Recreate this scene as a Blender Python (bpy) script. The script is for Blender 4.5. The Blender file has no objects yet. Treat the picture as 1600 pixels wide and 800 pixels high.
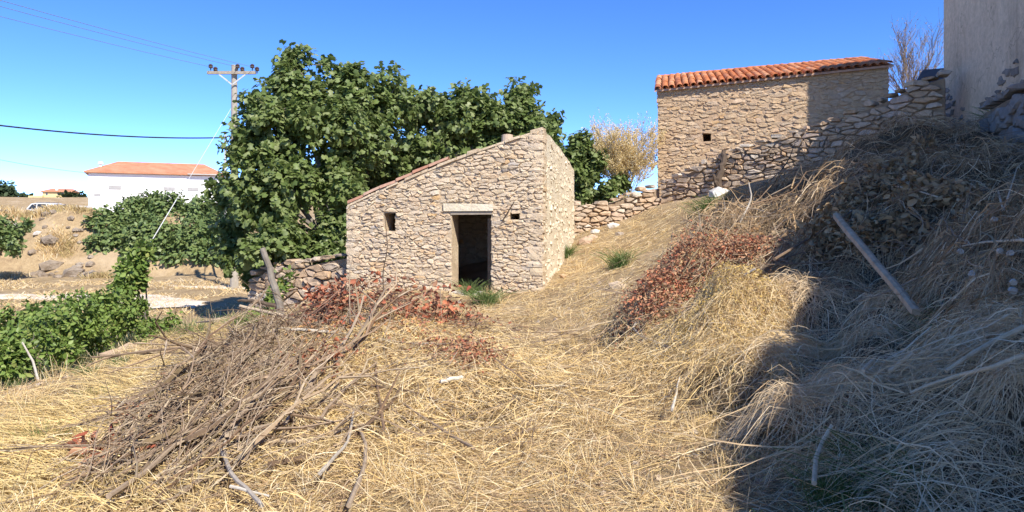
import bpy, bmesh, math, random
import numpy as np
from mathutils import Vector, Matrix, noise as mnoise

SC = bpy.context.scene
COL = SC.collection
R = math.radians
random.seed(7)
rng = np.random.default_rng(11)

# ------------------------------------------------------------------ camera, sky, sun, exposure
F = 1155.0            # focal length in photo pixels (1600 wide)
EYE = 1.6
HZ = 350.0            # horizon row in the photo
cam_d = bpy.data.cameras.new('camera')
cam = bpy.data.objects.new('camera', cam_d)
COL.objects.link(cam)
cam.location = (0, 0, EYE)
cam.rotation_euler = (R(90), 0, 0)
cam_d.sensor_width = 36
cam_d.lens = 36 * F / 1600
cam_d.shift_y = (HZ - 400) / 1600
cam_d.clip_start = .05
cam_d.clip_end = 3000
SC.camera = cam

SUN_AZ = 32.0         # degrees to the right of straight behind the camera
SUN_EL = 44.0
w = bpy.data.worlds.new('World')
SC.world = w
w.use_nodes = True
nt = w.node_tree
bg = nt.nodes['Background']
sky = nt.nodes.new('ShaderNodeTexSky')
sky.sky_type = 'NISHITA'
sky.sun_disc = False
sky.sun_elevation = R(SUN_EL)
sky.sun_rotation = R(180 - SUN_AZ)
sky.altitude = 0
sky.air_density = .35
sky.dust_density = 0
sky.ozone_density = 1.3
hs = nt.nodes.new('ShaderNodeHueSaturation')
hs.inputs['Saturation'].default_value = 1.25
hs.inputs['Value'].default_value = 1.0
hs.inputs['Hue'].default_value = .508
nt.links.new(sky.outputs[0], hs.inputs['Color'])
nt.links.new(hs.outputs[0], bg.inputs[0])
bg.inputs[1].default_value = .15
sl = bpy.data.lights.new('sun', 'SUN')
sl.energy = 3.05
sl.angle = R(.53)
sl.color = (1, .93, .82)
sun = bpy.data.objects.new('sun', sl)
COL.objects.link(sun)
sdir = Vector((math.sin(R(SUN_AZ)) * math.cos(R(SUN_EL)), -math.cos(R(SUN_AZ)) * math.cos(R(SUN_EL)), math.sin(R(SUN_EL))))
sun.rotation_euler = sdir.to_track_quat('Z', 'Y').to_euler()
sun.location = sdir * 60
SC.view_settings.view_transform = 'Standard'
SC.view_settings.look = 'None'
SC.view_settings.exposure = 1.38
SC.view_settings.gamma = 1
SC.render.engine = 'CYCLES'
SC.cycles.max_bounces = 8
SC.cycles.diffuse_bounces = 6
SC.cycles.transparent_max_bounces = 4

# ------------------------------------------------------------------ helpers
def at(px, py, Y):
    return Vector(((px - 800) / F * Y, Y, EYE + (HZ - py) / F * Y))

def tag(o, label=None, cat=None, group=None, kind=None):
    if label: o['label'] = label
    if cat: o['category'] = cat
    if group: o['group'] = group
    if kind: o['kind'] = kind
    return o

def empty(name, loc, label=None, cat=None, group=None, kind=None):
    o = bpy.data.objects.new(name, None)
    o.empty_display_size = .2
    COL.objects.link(o)
    o.location = loc
    return tag(o, label, cat, group, kind)

def np_mesh(name, V, F4):
    """mesh from numpy vertices and an (n,k) face array or a list of such arrays"""
    V = np.asarray(V, dtype=np.float32)
    if not isinstance(F4, (list, tuple)): F4 = [F4]
    F4 = [np.asarray(f, dtype=np.int32) for f in F4 if len(f)]
    me = bpy.data.meshes.new(name)
    me.vertices.add(len(V)); me.vertices.foreach_set('co', V.ravel())
    loops = np.concatenate([f.ravel() for f in F4])
    tot = np.concatenate([np.full(len(f), f.shape[1], dtype=np.int32) for f in F4])
    start = np.concatenate([[0], np.cumsum(tot)[:-1]]).astype(np.int32)
    me.loops.add(len(loops)); me.loops.foreach_set('vertex_index', loops)
    me.polygons.add(len(tot)); me.polygons.foreach_set('loop_start', start)
    me.update(calc_edges=True)
    return me

def link(name, me, mat, parent=None, smooth=False, kind=None, loc=None):
    o = bpy.data.objects.new(name, me)
    if mat is not None and len(me.materials) == 0:
        me.materials.append(mat)
    COL.objects.link(o)
    if smooth:
        me.polygons.foreach_set('use_smooth', np.ones(len(me.polygons), dtype=bool))
    if parent is not None:
        o.parent = parent
    if loc is not None:
        o.location = loc
    if kind: o['kind'] = kind
    return o

class MB:
    """collects polygons, links them as one mesh; coordinates are world, minus the parent's place"""
    def __init__(s): s.v = []; s.f = []
    def add(s, vs, fs):
        n = len(s.v); s.v += [tuple(v) for v in vs]; s.f += [tuple(i + n for i in f) for f in fs]
    def box(s, c, sz, rz=0, rx=0, ry=0):
        m = Matrix.Rotation(rz, 3, 'Z') @ Matrix.Rotation(ry, 3, 'Y') @ Matrix.Rotation(rx, 3, 'X')
        c = Vector(c); h = Vector(sz) / 2
        vs = [c + m @ Vector((x * h.x, y * h.y, z * h.z)) for x in (-1, 1) for y in (-1, 1) for z in (-1, 1)]
        s.add(vs, [(0, 1, 3, 2), (4, 6, 7, 5), (0, 4, 5, 1), (2, 3, 7, 6), (0, 2, 6, 4), (1, 5, 7, 3)])
    def prism(s, poly, vec):
        n = len(poly); vec = Vector(vec)
        a = [Vector(p) for p in poly]; b = [p + vec for p in a]
        s.add(a + b, [tuple(range(n))[::-1], tuple(range(n, 2 * n))] + [(i, (i + 1) % n, (i + 1) % n + n, i + n) for i in range(n)])
    def tube(s, pts, rad, k=6, cap=True):
        pts = [Vector(p) for p in pts]
        if not hasattr(rad, '__len__'): rad = [rad] * len(pts)
        rings = []; ref = None
        for i, p in enumerate(pts):
            t = (pts[min(i + 1, len(pts) - 1)] - pts[max(i - 1, 0)])
            t = t.normalized() if t.length > 1e-9 else Vector((0, 0, 1))
            if ref is None:
                ref = t.orthogonal().normalized()
            ref = (ref - t * ref.dot(t))
            ref = ref.normalized() if ref.length > 1e-6 else t.orthogonal().normalized()
            b = t.cross(ref)
            rings.append([p + (ref * math.cos(2 * math.pi * j / k) + b * math.sin(2 * math.pi * j / k)) * rad[i] for j in range(k)])
        vs = [v for r in rings for v in r]; fs = []
        for i in range(len(pts) - 1):
            for j in range(k):
                fs.append((i * k + j, i * k + (j + 1) % k, (i + 1) * k + (j + 1) % k, (i + 1) * k + j))
        if cap:
            fs.append(tuple(range(k))[::-1]); fs.append(tuple((len(pts) - 1) * k + j for j in range(k)))
        s.add(vs, fs)
    def mesh(s, name, off=None):
        me = bpy.data.meshes.new(name)
        off = off or Vector((0, 0, 0))
        me.from_pydata([tuple(Vector(v) - off) for v in s.v], [], s.f)
        me.update()
        return me
    def build(s, name, mat, parent=None, smooth=False, kind=None, origin=None):
        off = Vector(parent.location) if parent is not None else Vector(origin or (0, 0, 0))
        if parent is not None and parent.parent is not None: off = off + Vector(parent.parent.location)
        o = link(name, s.mesh(name, off), mat, parent, smooth, kind)
        if parent is None and origin is not None: o.location = origin
        return o

# ------------------------------------------------------------------ materials
def new_mat(name):
    m = bpy.data.materials.new(name); m.use_nodes = True
    return m, m.node_tree, m.node_tree.nodes['Principled BSDF']

def ramp(nt, cols, interp='LINEAR'):
    r = nt.nodes.new('ShaderNodeValToRGB'); r.color_ramp.interpolation = interp
    els = r.color_ramp.elements
    while len(els) > 1: els.remove(els[0])
    n = len(cols)
    for i, c in enumerate(cols):
        pos, c = (c if isinstance(c[0], (tuple, list)) is False and len(c) == 2 else (i / max(1, n - 1), c))
        if i == 0: e = els[0]; e.position = pos
        else: e = els.new(pos)
        e.color = (*c, 1)
    return r

def rand_node(nt):
    """a random value per island and per object"""
    g = nt.nodes.new('ShaderNodeNewGeometry'); o = nt.nodes.new('ShaderNodeObjectInfo')
    a = nt.nodes.new('ShaderNodeMath'); a.operation = 'ADD'
    nt.links.new(g.outputs['Random Per Island'], a.inputs[0]); nt.links.new(o.outputs['Random'], a.inputs[1])
    f = nt.nodes.new('ShaderNodeMath'); f.operation = 'FRACT'
    nt.links.new(a.outputs[0], f.inputs[0])
    return f.outputs[0]

def pos_node(nt):
    return nt.nodes.new('ShaderNodeNewGeometry').outputs['Position']

def noise_node(nt, scale, detail=6, rough=.6, vec=None, dist=0):
    n = nt.nodes.new('ShaderNodeTexNoise')
    n.inputs['Scale'].default_value = scale; n.inputs['Detail'].default_value = detail
    n.inputs['Roughness'].default_value = rough; n.inputs['Distortion'].default_value = dist
    nt.links.new(vec if vec is not None else pos_node(nt), n.inputs['Vector'])
    return n.outputs['Fac']

def mixc(nt, a, b, fac, mode='MIX'):
    m = nt.nodes.new('ShaderNodeMix'); m.data_type = 'RGBA'; m.blend_type = mode
    for sock, val in ((m.inputs[6], a), (m.inputs[7], b), (m.inputs[0], fac)):
        if hasattr(val, 'is_output'): nt.links.new(val, sock)
        elif isinstance(val, (int, float)): sock.default_value = val
        else: sock.default_value = (*val, 1)
    return m.outputs[2]

def bump(nt, bsdf, h, strength=.5, dist=.02):
    b = nt.nodes.new('ShaderNodeBump'); b.inputs['Strength'].default_value = strength; b.inputs['Distance'].default_value = dist
    nt.links.new(h, b.inputs['Height']); nt.links.new(b.outputs[0], bsdf.inputs['Normal'])

def mat_random(name, cols, rough=.85, mott=None, bumpv=None, transl=0, spec=.3, interp='LINEAR'):
    """colour drawn per piece from a ramp, with a little mottling of its own"""
    m, nt, b = new_mat(name)
    r = ramp(nt, cols, interp); nt.links.new(rand_node(nt), r.inputs[0])
    c = r.outputs[0]
    if mott:
        sc, lo, hi = mott
        n = noise_node(nt, sc)
        rr = ramp(nt, [(.3, (lo,) * 3), (.7, (hi,) * 3)]); nt.links.new(n, rr.inputs[0])
        c = mixc(nt, c, rr.outputs[0], 1.0, 'MULTIPLY')
    nt.links.new(c, b.inputs['Base Color'])
    b.inputs['Roughness'].default_value = rough
    b.inputs['Specular IOR Level'].default_value = spec
    if bumpv: bump(nt, b, noise_node(nt, bumpv[0], 8, .7), bumpv[1], bumpv[2])
    if transl:
        t = nt.nodes.new('ShaderNodeBsdfTranslucent'); nt.links.new(c, t.inputs[0])
        mx = nt.nodes.new('ShaderNodeMixShader'); mx.inputs[0].default_value = transl
        nt.links.new(b.outputs[0], mx.inputs[1]); nt.links.new(t.outputs[0], mx.inputs[2])
        nt.links.new(mx.outputs[0], nt.nodes['Material Output'].inputs[0])
    return m

def mat_noise(name, cols, scale=3, rough=.9, bumpv=None, spec=.25, detail=8, fine=None):
    m, nt, b = new_mat(name)
    r = ramp(nt, cols); nt.links.new(noise_node(nt, scale, detail, .65), r.inputs[0])
    c = r.outputs[0]
    if fine:
        sc, lo, hi = fine
        rr = ramp(nt, [(.3, (lo,) * 3), (.7, (hi,) * 3)]); nt.links.new(noise_node(nt, sc, 6, .7), rr.inputs[0])
        c = mixc(nt, c, rr.outputs[0], 1.0, 'MULTIPLY')
    nt.links.new(c, b.inputs['Base Color'])
    b.inputs['Roughness'].default_value = rough; b.inputs['Specular IOR Level'].default_value = spec
    if bumpv: bump(nt, b, noise_node(nt, bumpv[0], 10, .7), bumpv[1], bumpv[2])
    return m

M = {}
M['hut_stone'] = mat_random('hut_stone', [(.46, .36, .26), (.58, .46, .31), (.65, .52, .35), (.53, .43, .33), (.69, .57, .41), (.48, .42, .36), (.64, .41, .19), (.59, .50, .40), (.72, .61, .46), (.57, .41, .27), (.67, .51, .36)], .9, (9, .74, 1.1), (30, .9, .03))
M['hut_mortar'] = mat_noise('hut_mortar', [(.25, (.42, .32, .21)), (.5, (.57, .45, .31)), (.75, (.65, .54, .39))], 2.2, .95, (24, .9, .03), fine=(14, .72, 1.1))
M['pale_mortar'] = mat_noise('pale_mortar', [(.25, (.50, .40, .26)), (.45, (.64, .55, .40)), (.75, (.72, .65, .52))], 1.8, .95, (22, .9, .03), fine=(11, .8, 1.08))
M['pale_stone'] = mat_random('pale_stone', [(.52, .42, .28), (.66, .57, .43), (.70, .62, .49), (.61, .50, .35), (.72, .66, .55)], .9, (9, .8, 1.08), (35, .6, .02))
M['barn_stone'] = mat_random('barn_stone', [(.44, .29, .17), (.54, .38, .23), (.60, .43, .27), (.50, .39, .29), (.62, .39, .18), (.56, .45, .33), (.46, .35, .26), (.66, .52, .37), (.58, .39, .27)], .9, (8, .72, 1.12), (26, .9, .03))
M['barn_mortar'] = mat_noise('barn_mortar', [(.25, (.43, .29, .18)), (.5, (.55, .39, .25)), (.75, (.62, .47, .31))], 1.6, .95, (20, .9, .03), fine=(12, .72, 1.1))
M['field_stone'] = mat_random('field_stone', [(.38, .28, .19), (.52, .38, .25), (.48, .35, .24), (.56, .44, .32), (.42, .34, .26), (.54, .36, .21), (.60, .52, .42), (.50, .36, .26), (.44, .39, .33)], .9, (7, .68, 1.15), (26, .7, .03))
M['wall_core'] = mat_noise('wall_core', [(.3, (.22, .16, .11)), (.7, (.36, .27, .18))], 3, .95, (20, .9, .04))
def smear(m, cols, amount=.5, scale=2.3):
    nt = m.node_tree; b = nt.nodes['Principled BSDF']; src = b.inputs['Base Color'].links[0].from_socket
    f = ramp(nt, [(.5 - .12 * amount, (0, 0, 0)), (.5 + .3 * (1 - amount), (1, 1, 1))]); nt.links.new(noise_node(nt, scale, 10, .75), f.inputs[0])
    r = ramp(nt, cols); nt.links.new(noise_node(nt, 6, 8, .7), r.inputs[0])
    inv = mixc(nt, src, r.outputs[0], f.outputs[0]); nt.links.new(inv, b.inputs['Base Color'])
smear(M['hut_stone'], [(.3, (.54, .41, .27)), (.7, (.70, .58, .42))], .75)
smear(M['pale_stone'], [(.3, (.64, .55, .40)), (.7, (.74, .67, .54))], .8)
smear(M['barn_stone'], [(.3, (.47, .33, .20)), (.7, (.60, .45, .29))], .8)
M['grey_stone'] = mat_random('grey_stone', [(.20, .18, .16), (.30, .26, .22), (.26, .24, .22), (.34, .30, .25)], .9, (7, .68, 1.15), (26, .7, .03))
M['white_stone'] = mat_random('white_stone', [(.62, .58, .52), (.72, .69, .64)], .85, (9, .75, 1.1), (26, .6, .02))
M['tile'] = mat_random('roof_tile', [(.46, .14, .05), (.58, .21, .08), (.54, .175, .06), (.62, .27, .13), (.40, .14, .07), (.60, .23, .09), (.62, .32, .18)], .85, (14, .62, 1.12), (60, .3, .006))
M['old_tile'] = mat_random('old_tile', [(.40, .20, .13), (.48, .28, .19), (.42, .26, .19), (.50, .33, .24)], .85, (10, .75, 1.1), (60, .2, .005))
M['far_tile'] = mat_noise('far_tile', [(.3, (.40, .17, .09)), (.5, (.50, .23, .13)), (.7, (.56, .30, .18))], 1.2, .85, fine=(6, .85, 1.1))
M['clay'] = mat_noise('clay', [(.3, (.40, .30, .22)), (.7, (.50, .40, .30))], 8, .9, (40, .4, .01))
M['whitewash'] = mat_noise('whitewash', [(.3, (.78, .77, .75)), (.7, (.83, .82, .80))], .6, .8)
M['yellow_paint'] = mat_noise('yellow_paint', [(.3, (.66, .50, .24)), (.7, (.70, .55, .28))], .5, .8)
M['concrete'] = mat_noise('concrete', [(.3, (.36, .34, .31)), (.7, (.46, .44, .40))], 3, .9, (30, .3, .01))
M['dark_glass'] = mat_noise('dark_glass', [(.3, (.03, .035, .04)), (.7, (.05, .055, .06))], 2, .15, spec=.5)
M['vent'] = mat_noise('vent_grey', [(.3, (.30, .29, .28)), (.7, (.38, .37, .36))], 4, .7)
M['grey_wood'] = mat_noise('grey_wood', [(.25, (.22, .18, .14)), (.55, (.34, .29, .23)), (.8, (.42, .37, .30))], 9, .9, (60, .5, .006))
M['brown_wood'] = mat_noise('brown_wood', [(.25, (.30, .21, .13)), (.55, (.48, .36, .24)), (.8, (.60, .47, .33))], 9, .9, (60, .6, .008))
M['pole_wood'] = mat_noise('pole_wood', [(.25, (.30, .26, .21)), (.55, (.38, .34, .28)), (.8, (.44, .40, .34))], 6, .9, (50, .4, .006))
M['door_wood'] = mat_noise('door_wood', [(.25, (.10, .07, .045)), (.6, (.18, .13, .085)), (.8, (.24, .18, .12))], 8, .9, (50, .5, .006))
M['dark_wood'] = mat_noise('dark_wood', [(.25, (.07, .05, .035)), (.75, (.13, .095, .07))], 8, .9, (40, .6, .01))
M['galv'] = mat_noise('galvanised_steel', [(.3, (.42, .43, .44)), (.7, (.52, .53, .54))], 9, .5)
M['porcelain'] = mat_noise('brown_porcelain', [(.3, (.045, .025, .02)), (.7, (.07, .04, .03))], 9, .25, spec=.5)
M['wire'] = mat_noise('wire_grey', [(.3, (.16, .17, .18)), (.7, (.20, .21, .22))], 4, .6)
M['pale_wire'] = mat_noise('pale_wire', [(.3, (.55, .56, .57)), (.7, (.62, .63, .64))], 4, .6)
M['cable'] = mat_noise('cable_black', [(.3, (.02, .02, .02)), (.7, (.03, .03, .03))], 4, .6)
M['straw'] = mat_random('straw', [(.42, .28, .13), (.60, .44, .21), (.72, .55, .28), (.68, .49, .21), (.80, .67, .41), (.52, .37, .20), (.84, .74, .52), (.34, .23, .13), (.72, .52, .21), (.60, .46, .31)], .75, transl=.12, spec=.25)
M['chaff'] = mat_random('brown_chaff', [(.26, .17, .10), (.38, .26, .15), (.30, .20, .13), (.50, .36, .21)], .9, spec=.1)
M['pale_straw'] = mat_random('pale_straw', [(.56, .42, .18), (.68, .52, .24), (.74, .60, .30), (.64, .46, .18)], .75, transl=.12, spec=.25)
M['weeds'] = mat_random('weathered_weeds', [(.46, .32, .18), (.64, .48, .29), (.74, .58, .37), (.56, .41, .24), (.80, .67, .47), (.50, .36, .21)], .85, transl=.08, spec=.2)
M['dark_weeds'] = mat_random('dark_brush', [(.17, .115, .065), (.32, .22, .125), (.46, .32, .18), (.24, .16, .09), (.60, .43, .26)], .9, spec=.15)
M['twig'] = mat_random('grey_twig', [(.15, .10, .065), (.26, .19, .13), (.36, .28, .20), (.20, .13, .085), (.46, .37, .27), (.17, .105, .065), (.32, .225, .145), (.52, .42, .29), (.22, .16, .09)], .85, (30, .75, 1.15), spec=.2)
M['tan_stalk'] = mat_random('tan_stalk', [(.56, .44, .29), (.64, .51, .35), (.70, .58, .42)], .85, (20, .75, 1.1), spec=.2)
M['dark_twig'] = mat_random('dark_twig', [(.10, .06, .045), (.18, .11, .08), (.24, .15, .11), (.14, .09, .07)], .9, spec=.2)
M['pale_twig'] = mat_random('pale_twig', [(.40, .35, .29), (.48, .43, .36), (.55, .50, .42)], .85, (20, .75, 1.1), spec=.2)
M['red_leaf'] = mat_random('dead_red_leaf', [(.26, .07, .04), (.42, .13, .07), (.50, .19, .10), (.34, .12, .07), (.56, .28, .16), (.20, .08, .05), (.46, .26, .15), (.30, .15, .09)], .7, transl=.15)
M['dark_red'] = mat_random('russet_twigs', [(.26, .085, .05), (.42, .14, .075), (.50, .22, .12), (.30, .13, .08), (.58, .34, .19), (.17, .08, .05), (.46, .28, .16), (.36, .16, .09)], .75, transl=.12)
M['orange_leaf'] = mat_random('dead_orange_leaf', [(.42, .22, .08), (.52, .30, .12), (.36, .17, .07), (.58, .38, .18)], .7, transl=.15)
M['brown_leaf'] = mat_random('dead_brown_leaf', [(.22, .145, .075), (.34, .24, .13), (.46, .34, .20), (.28, .19, .10)], .8, transl=.1)
M['yellow_weed'] = mat_random('yellow_weed', [(.46, .32, .09), (.56, .41, .14), (.40, .26, .08), (.62, .48, .20)], .8, transl=.15)
M['fig_leaf'] = mat_random('fig_leaf', [(.10, .15, .04), (.16, .22, .06), (.20, .27, .08), (.13, .18, .05), (.26, .32, .12), (.18, .24, .07), (.32, .36, .16)], .5, (5, .85, 1.12), transl=.4, spec=.45)
M['bush_leaf'] = mat_random('bush_leaf', [(.09, .14, .04), (.12, .18, .055), (.16, .22, .07), (.21, .26, .09), (.10, .155, .045)], .5, transl=.2, spec=.45)
M['vine_leaf'] = mat_random('vine_leaf', [(.09, .15, .025), (.14, .22, .042), (.19, .28, .06), (.25, .33, .085), (.10, .165, .033), (.31, .34, .10)], .5, transl=.28, spec=.4)
M['dark_leaf'] = mat_random('dark_leaf', [(.03, .05, .02), (.045, .07, .028), (.06, .085, .035)], .7, transl=.15)
M['green_grass'] = mat_random('green_grass', [(.07, .13, .03), (.11, .18, .045), (.15, .21, .07), (.19, .22, .09)], .7, transl=.25)
M['bark'] = mat_noise('bark', [(.25, (.13, .11, .09)), (.75, (.28, .25, .21))], 7, .9, (30, .6, .01))
M['plaster'] = None
M['car_paint'] = mat_noise('white_car_paint', [(.3, (.74, .75, .76)), (.7, (.78, .79, .80))], 1, .3, spec=.5)
M['tyre'] = mat_noise('tyre', [(.3, (.02, .02, .02)), (.7, (.03, .03, .03))], 5, .85)
M['dry_shrub'] = mat_random('dry_shrub', [(.42, .30, .14), (.52, .40, .20), (.36, .26, .14), (.48, .42, .16)], .85, transl=.1)
M['pale_stem'] = mat_random('pale_stem', [(.58, .46, .24), (.66, .54, .30), (.52, .42, .22)], .85, transl=.1)
M['feather'] = mat_random('pale_feather', [(.72, .60, .38), (.78, .66, .44), (.72, .55, .20), (.64, .53, .34), (.78, .62, .26)], .85, transl=.2)
M['sheet'] = mat_noise('dark_sheet', [(.3, (.07, .07, .075)), (.7, (.10, .10, .105))], 3, .7)

# plaster of the tall house: weathered grey render with rain streaks and damp patches
m, nt_, b_ = new_mat('weathered_plaster')
r1 = ramp(nt_, [(.2, (.42, .31, .20)), (.42, (.64, .50, .35)), (.58, (.70, .56, .40)), (.75, (.76, .63, .47))])
mp = nt_.nodes.new('ShaderNodeMapping'); mp.inputs['Scale'].default_value = (1.2, 1.2, .6)
nt_.links.new(pos_node(nt_), mp.inputs[0])
nt_.links.new(noise_node(nt_, 1.3, 8, .65, mp.outputs[0], .6), r1.inputs[0])
rr = ramp(nt_, [(.3, (.72,) * 3), (.7, (1.1,) * 3)]); nt_.links.new(noise_node(nt_, 9, 8, .7), rr.inputs[0])
c_ = mixc(nt_, r1.outputs[0], rr.outputs[0], 1.0, 'MULTIPLY')
mp2 = nt_.nodes.new('ShaderNodeMapping'); mp2.inputs['Scale'].default_value = (1.1, 1.1, .14); nt_.links.new(pos_node(nt_), mp2.inputs[0])
r3 = ramp(nt_, [(.36, (.50,) * 3), (.46, (1.0,) * 3)]); nt_.links.new(noise_node(nt_, 1.7, 6, .6, mp2.outputs[0], .3), r3.inputs[0]); c_ = mixc(nt_, c_, r3.outputs[0], .3, 'MULTIPLY')
vo = nt_.nodes.new('ShaderNodeTexVoronoi'); vo.feature = 'DISTANCE_TO_EDGE'; vo.inputs['Scale'].default_value = .55
mv = nt_.nodes.new('ShaderNodeMapping'); nt_.links.new(pos_node(nt_), mv.inputs[0])
nz = nt_.nodes.new('ShaderNodeTexNoise'); nz.inputs['Scale'].default_value = 2.5; nz.inputs['Detail'].default_value = 8; nt_.links.new(pos_node(nt_), nz.inputs['Vector'])
va = nt_.nodes.new('ShaderNodeVectorMath'); va.operation = 'ADD'; nt_.links.new(mv.outputs[0], va.inputs[0]); nt_.links.new(nz.outputs['Color'], va.inputs[1]); nt_.links.new(va.outputs[0], vo.inputs['Vector'])
r4 = ramp(nt_, [(.002, (.45,) * 3), (.008, (1.0,) * 3)]); nt_.links.new(vo.outputs['Distance'], r4.inputs[0]); c_ = mixc(nt_, c_, r4.outputs[0], .7, 'MULTIPLY')
nt_.links.new(c_, b_.inputs['Base Color']); b_.inputs['Roughness'].default_value = .95
bump(nt_, b_, noise_node(nt_, 12, 10, .7), .8, .03)
M['plaster'] = m

# soil and straw litter of the ground
m, nt_, b_ = new_mat('ground')
mp = nt_.nodes.new('ShaderNodeMapping'); mp.inputs['Scale'].default_value = (1, 1, 1)
nt_.links.new(pos_node(nt_), mp.inputs[0])
n_big = noise_node(nt_, .35, 5, .6)
n_mid = noise_node(nt_, 2.2, 8, .75)
wv = noise_node(nt_, 26, 8, .75, None, 1.5)
ra = ramp(nt_, [(.28, (.26, .18, .11)), (.48, (.44, .32, .18)), (.72, (.60, .46, .27))])
nt_.links.new(n_mid, ra.inputs[0])
rb = ramp(nt_, [(.3, (.45,) * 3), (.68, (1.15,) * 3)]); nt_.links.new(wv, rb.inputs[0])
c_ = mixc(nt_, ra.outputs[0], rb.outputs[0], 1.0, 'MULTIPLY')
# bare pale earth showing in patches
rc = ramp(nt_, [(.52, (0, 0, 0)), (.62, (1, 1, 1))]); nt_.links.new(n_big, rc.inputs[0])
c2 = mixc(nt_, c_, (.50, .39, .26), rc.outputs[0])
c_ = mixc(nt_, c_, c2, .55)
nt_.links.new(c_, b_.inputs['Base Color']); b_.inputs['Roughness'].default_value = 1; b_.inputs['Specular IOR Level'].default_value = .1
bump(nt_, b_, wv, .9, .04)
M['ground'] = m
M['track'] = mat_noise('pale_track', [(.3, (.58, .48, .36)), (.55, (.70, .62, .51)), (.75, (.76, .70, .61))], 1.4, 1, (20, .6, .03), fine=(7, .8, 1.1))
M['bank'] = mat_noise('bank_earth', [(.3, (.24, .18, .12)), (.5, (.36, .29, .22)), (.7, (.46, .40, .33))], 1.0, 1, (6, 1, .15), fine=(5, .7, 1.15))
M['litter'] = mat_noise('brush_litter', [(.3, (.10, .075, .05)), (.55, (.20, .15, .09)), (.75, (.34, .25, .14))], 9, 1, (40, 1, .05))
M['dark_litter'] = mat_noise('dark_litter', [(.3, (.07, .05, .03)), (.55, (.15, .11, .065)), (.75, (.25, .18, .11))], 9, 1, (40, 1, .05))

# ------------------------------------------------------------------ terrain
CP = []
def cp(px, py, Y): p = at(px, py, Y); CP.append((p.x, p.y, p.z))
for a in [(900, 800, 4.1), (700, 800, 4.1), (400, 800, 4.0), (900, 600, 7.4), (880, 520, 10.8), (830, 470, 14), (900, 440, 15),
          (960, 400, 17), (905, 378, 19), (1000, 350, 19.3), (1030, 322, 20.2), (1110, 305, 18.6), (1250, 290, 15.2), (1330, 258, 14), (1400, 232, 13), (1450, 226, 12.8), (1500, 228, 12.6),
          (1560, 272, 11), (1600, 285, 10), (1100, 400, 13), (1200, 400, 11.5), (1300, 400, 9.6), (1400, 350, 9.6), (1450, 300, 10.5),
          (1600, 400, 7), (1400, 500, 7), (1600, 500, 5.5), (1200, 500, 8.6), (1100, 520, 9), (1040, 600, 7.2), (1200, 620, 6.3), (1400, 650, 5),
          (1600, 650, 4.4), (1200, 800, 3.95), (1400, 800, 3.75), (1600, 800, 3.55), (0, 610, 7.4), (350, 500, 13), (200, 560, 9), (200, 700, 5.5),
          (0, 800, 4), (0, 700, 5.3), (500, 500, 12.8), (545, 460, 15.8), (850, 455, 14.9), (700, 458, 15.3)]:
    cp(*a)
CP += [(5, 0, .9), (5, -6, .9), (0, -6, .1), (-6, -6, 0), (0, 0, .0), (-3, 0, 0), (-7, 10, -.1), (-7, 3, 0), (8.7, 15, 3.3), (7.7, 9, 2.6), (6.4, 4, 1.9), (9, 4, 2.6), (9, -6, 2.6),
       (12, 20, 4.1), (8.5, 16.3, 3.3), (7, 18, 2.9), (5, 21, 2.2), (9, 24, 3.4), (3, 26, 1.8), (14, 10, 4), (14, 28, 4), (0, 21, .9), (-3, 21, .1), (-5, 26, -.3), (1, 28, 1.2)]
CP = np.array(CP)
def _U(r2): return np.where(r2 > 1e-12, .5 * r2 * np.log(np.maximum(r2, 1e-12)), 0)
_n = len(CP)
_A = np.zeros((_n + 3, _n + 3))
_d2 = (CP[:, None, 0] - CP[None, :, 0]) ** 2 + (CP[:, None, 1] - CP[None, :, 1]) ** 2
_A[:_n, :_n] = _U(_d2) + np.eye(_n) * .03
_A[:_n, _n] = 1; _A[:_n, _n + 1:] = CP[:, :2]; _A[_n:, :_n] = _A[:_n, _n:].T
_w = np.linalg.solve(_A, np.concatenate([CP[:, 2], np.zeros(3)]))
def tps(x, y):
    out = _w[_n] + _w[_n + 1] * x + _w[_n + 2] * y
    for i in range(_n): out = out + _w[i] * _U((x - CP[i, 0]) ** 2 + (y - CP[i, 1]) ** 2)
    return out
def sst(a, b, x):
    t = np.clip((x - a) / (b - a), 0, 1); return t * t * (3 - 2 * t)
def vnoise(x, y, s, seed=0):
    """cheap smooth value noise"""
    x = x * s + seed * 17.3; y = y * s - seed * 9.1
    xi = np.floor(x); yi = np.floor(y); fx = x - xi; fy = y - yi
    fx = fx * fx * (3 - 2 * fx); fy = fy * fy * (3 - 2 * fy)
    h = lambda a, b: np.mod(np.sin(a * 127.1 + b * 311.7 + seed) * 43758.5453, 1.0)
    return (h(xi, yi) * (1 - fx) + h(xi + 1, yi) * fx) * (1 - fy) + (h(xi, yi + 1) * (1 - fx) + h(xi + 1, yi + 1) * fx) * fy
LOW = -.85
def edge_x(y):   # where the upper terrace breaks off to the lower garden
    return -5.15 + .6 * np.maximum(0, y - 13.6) + .1 * np.sin(y * 1.7) - .3 * np.maximum(0, 6.5 - y)
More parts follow.
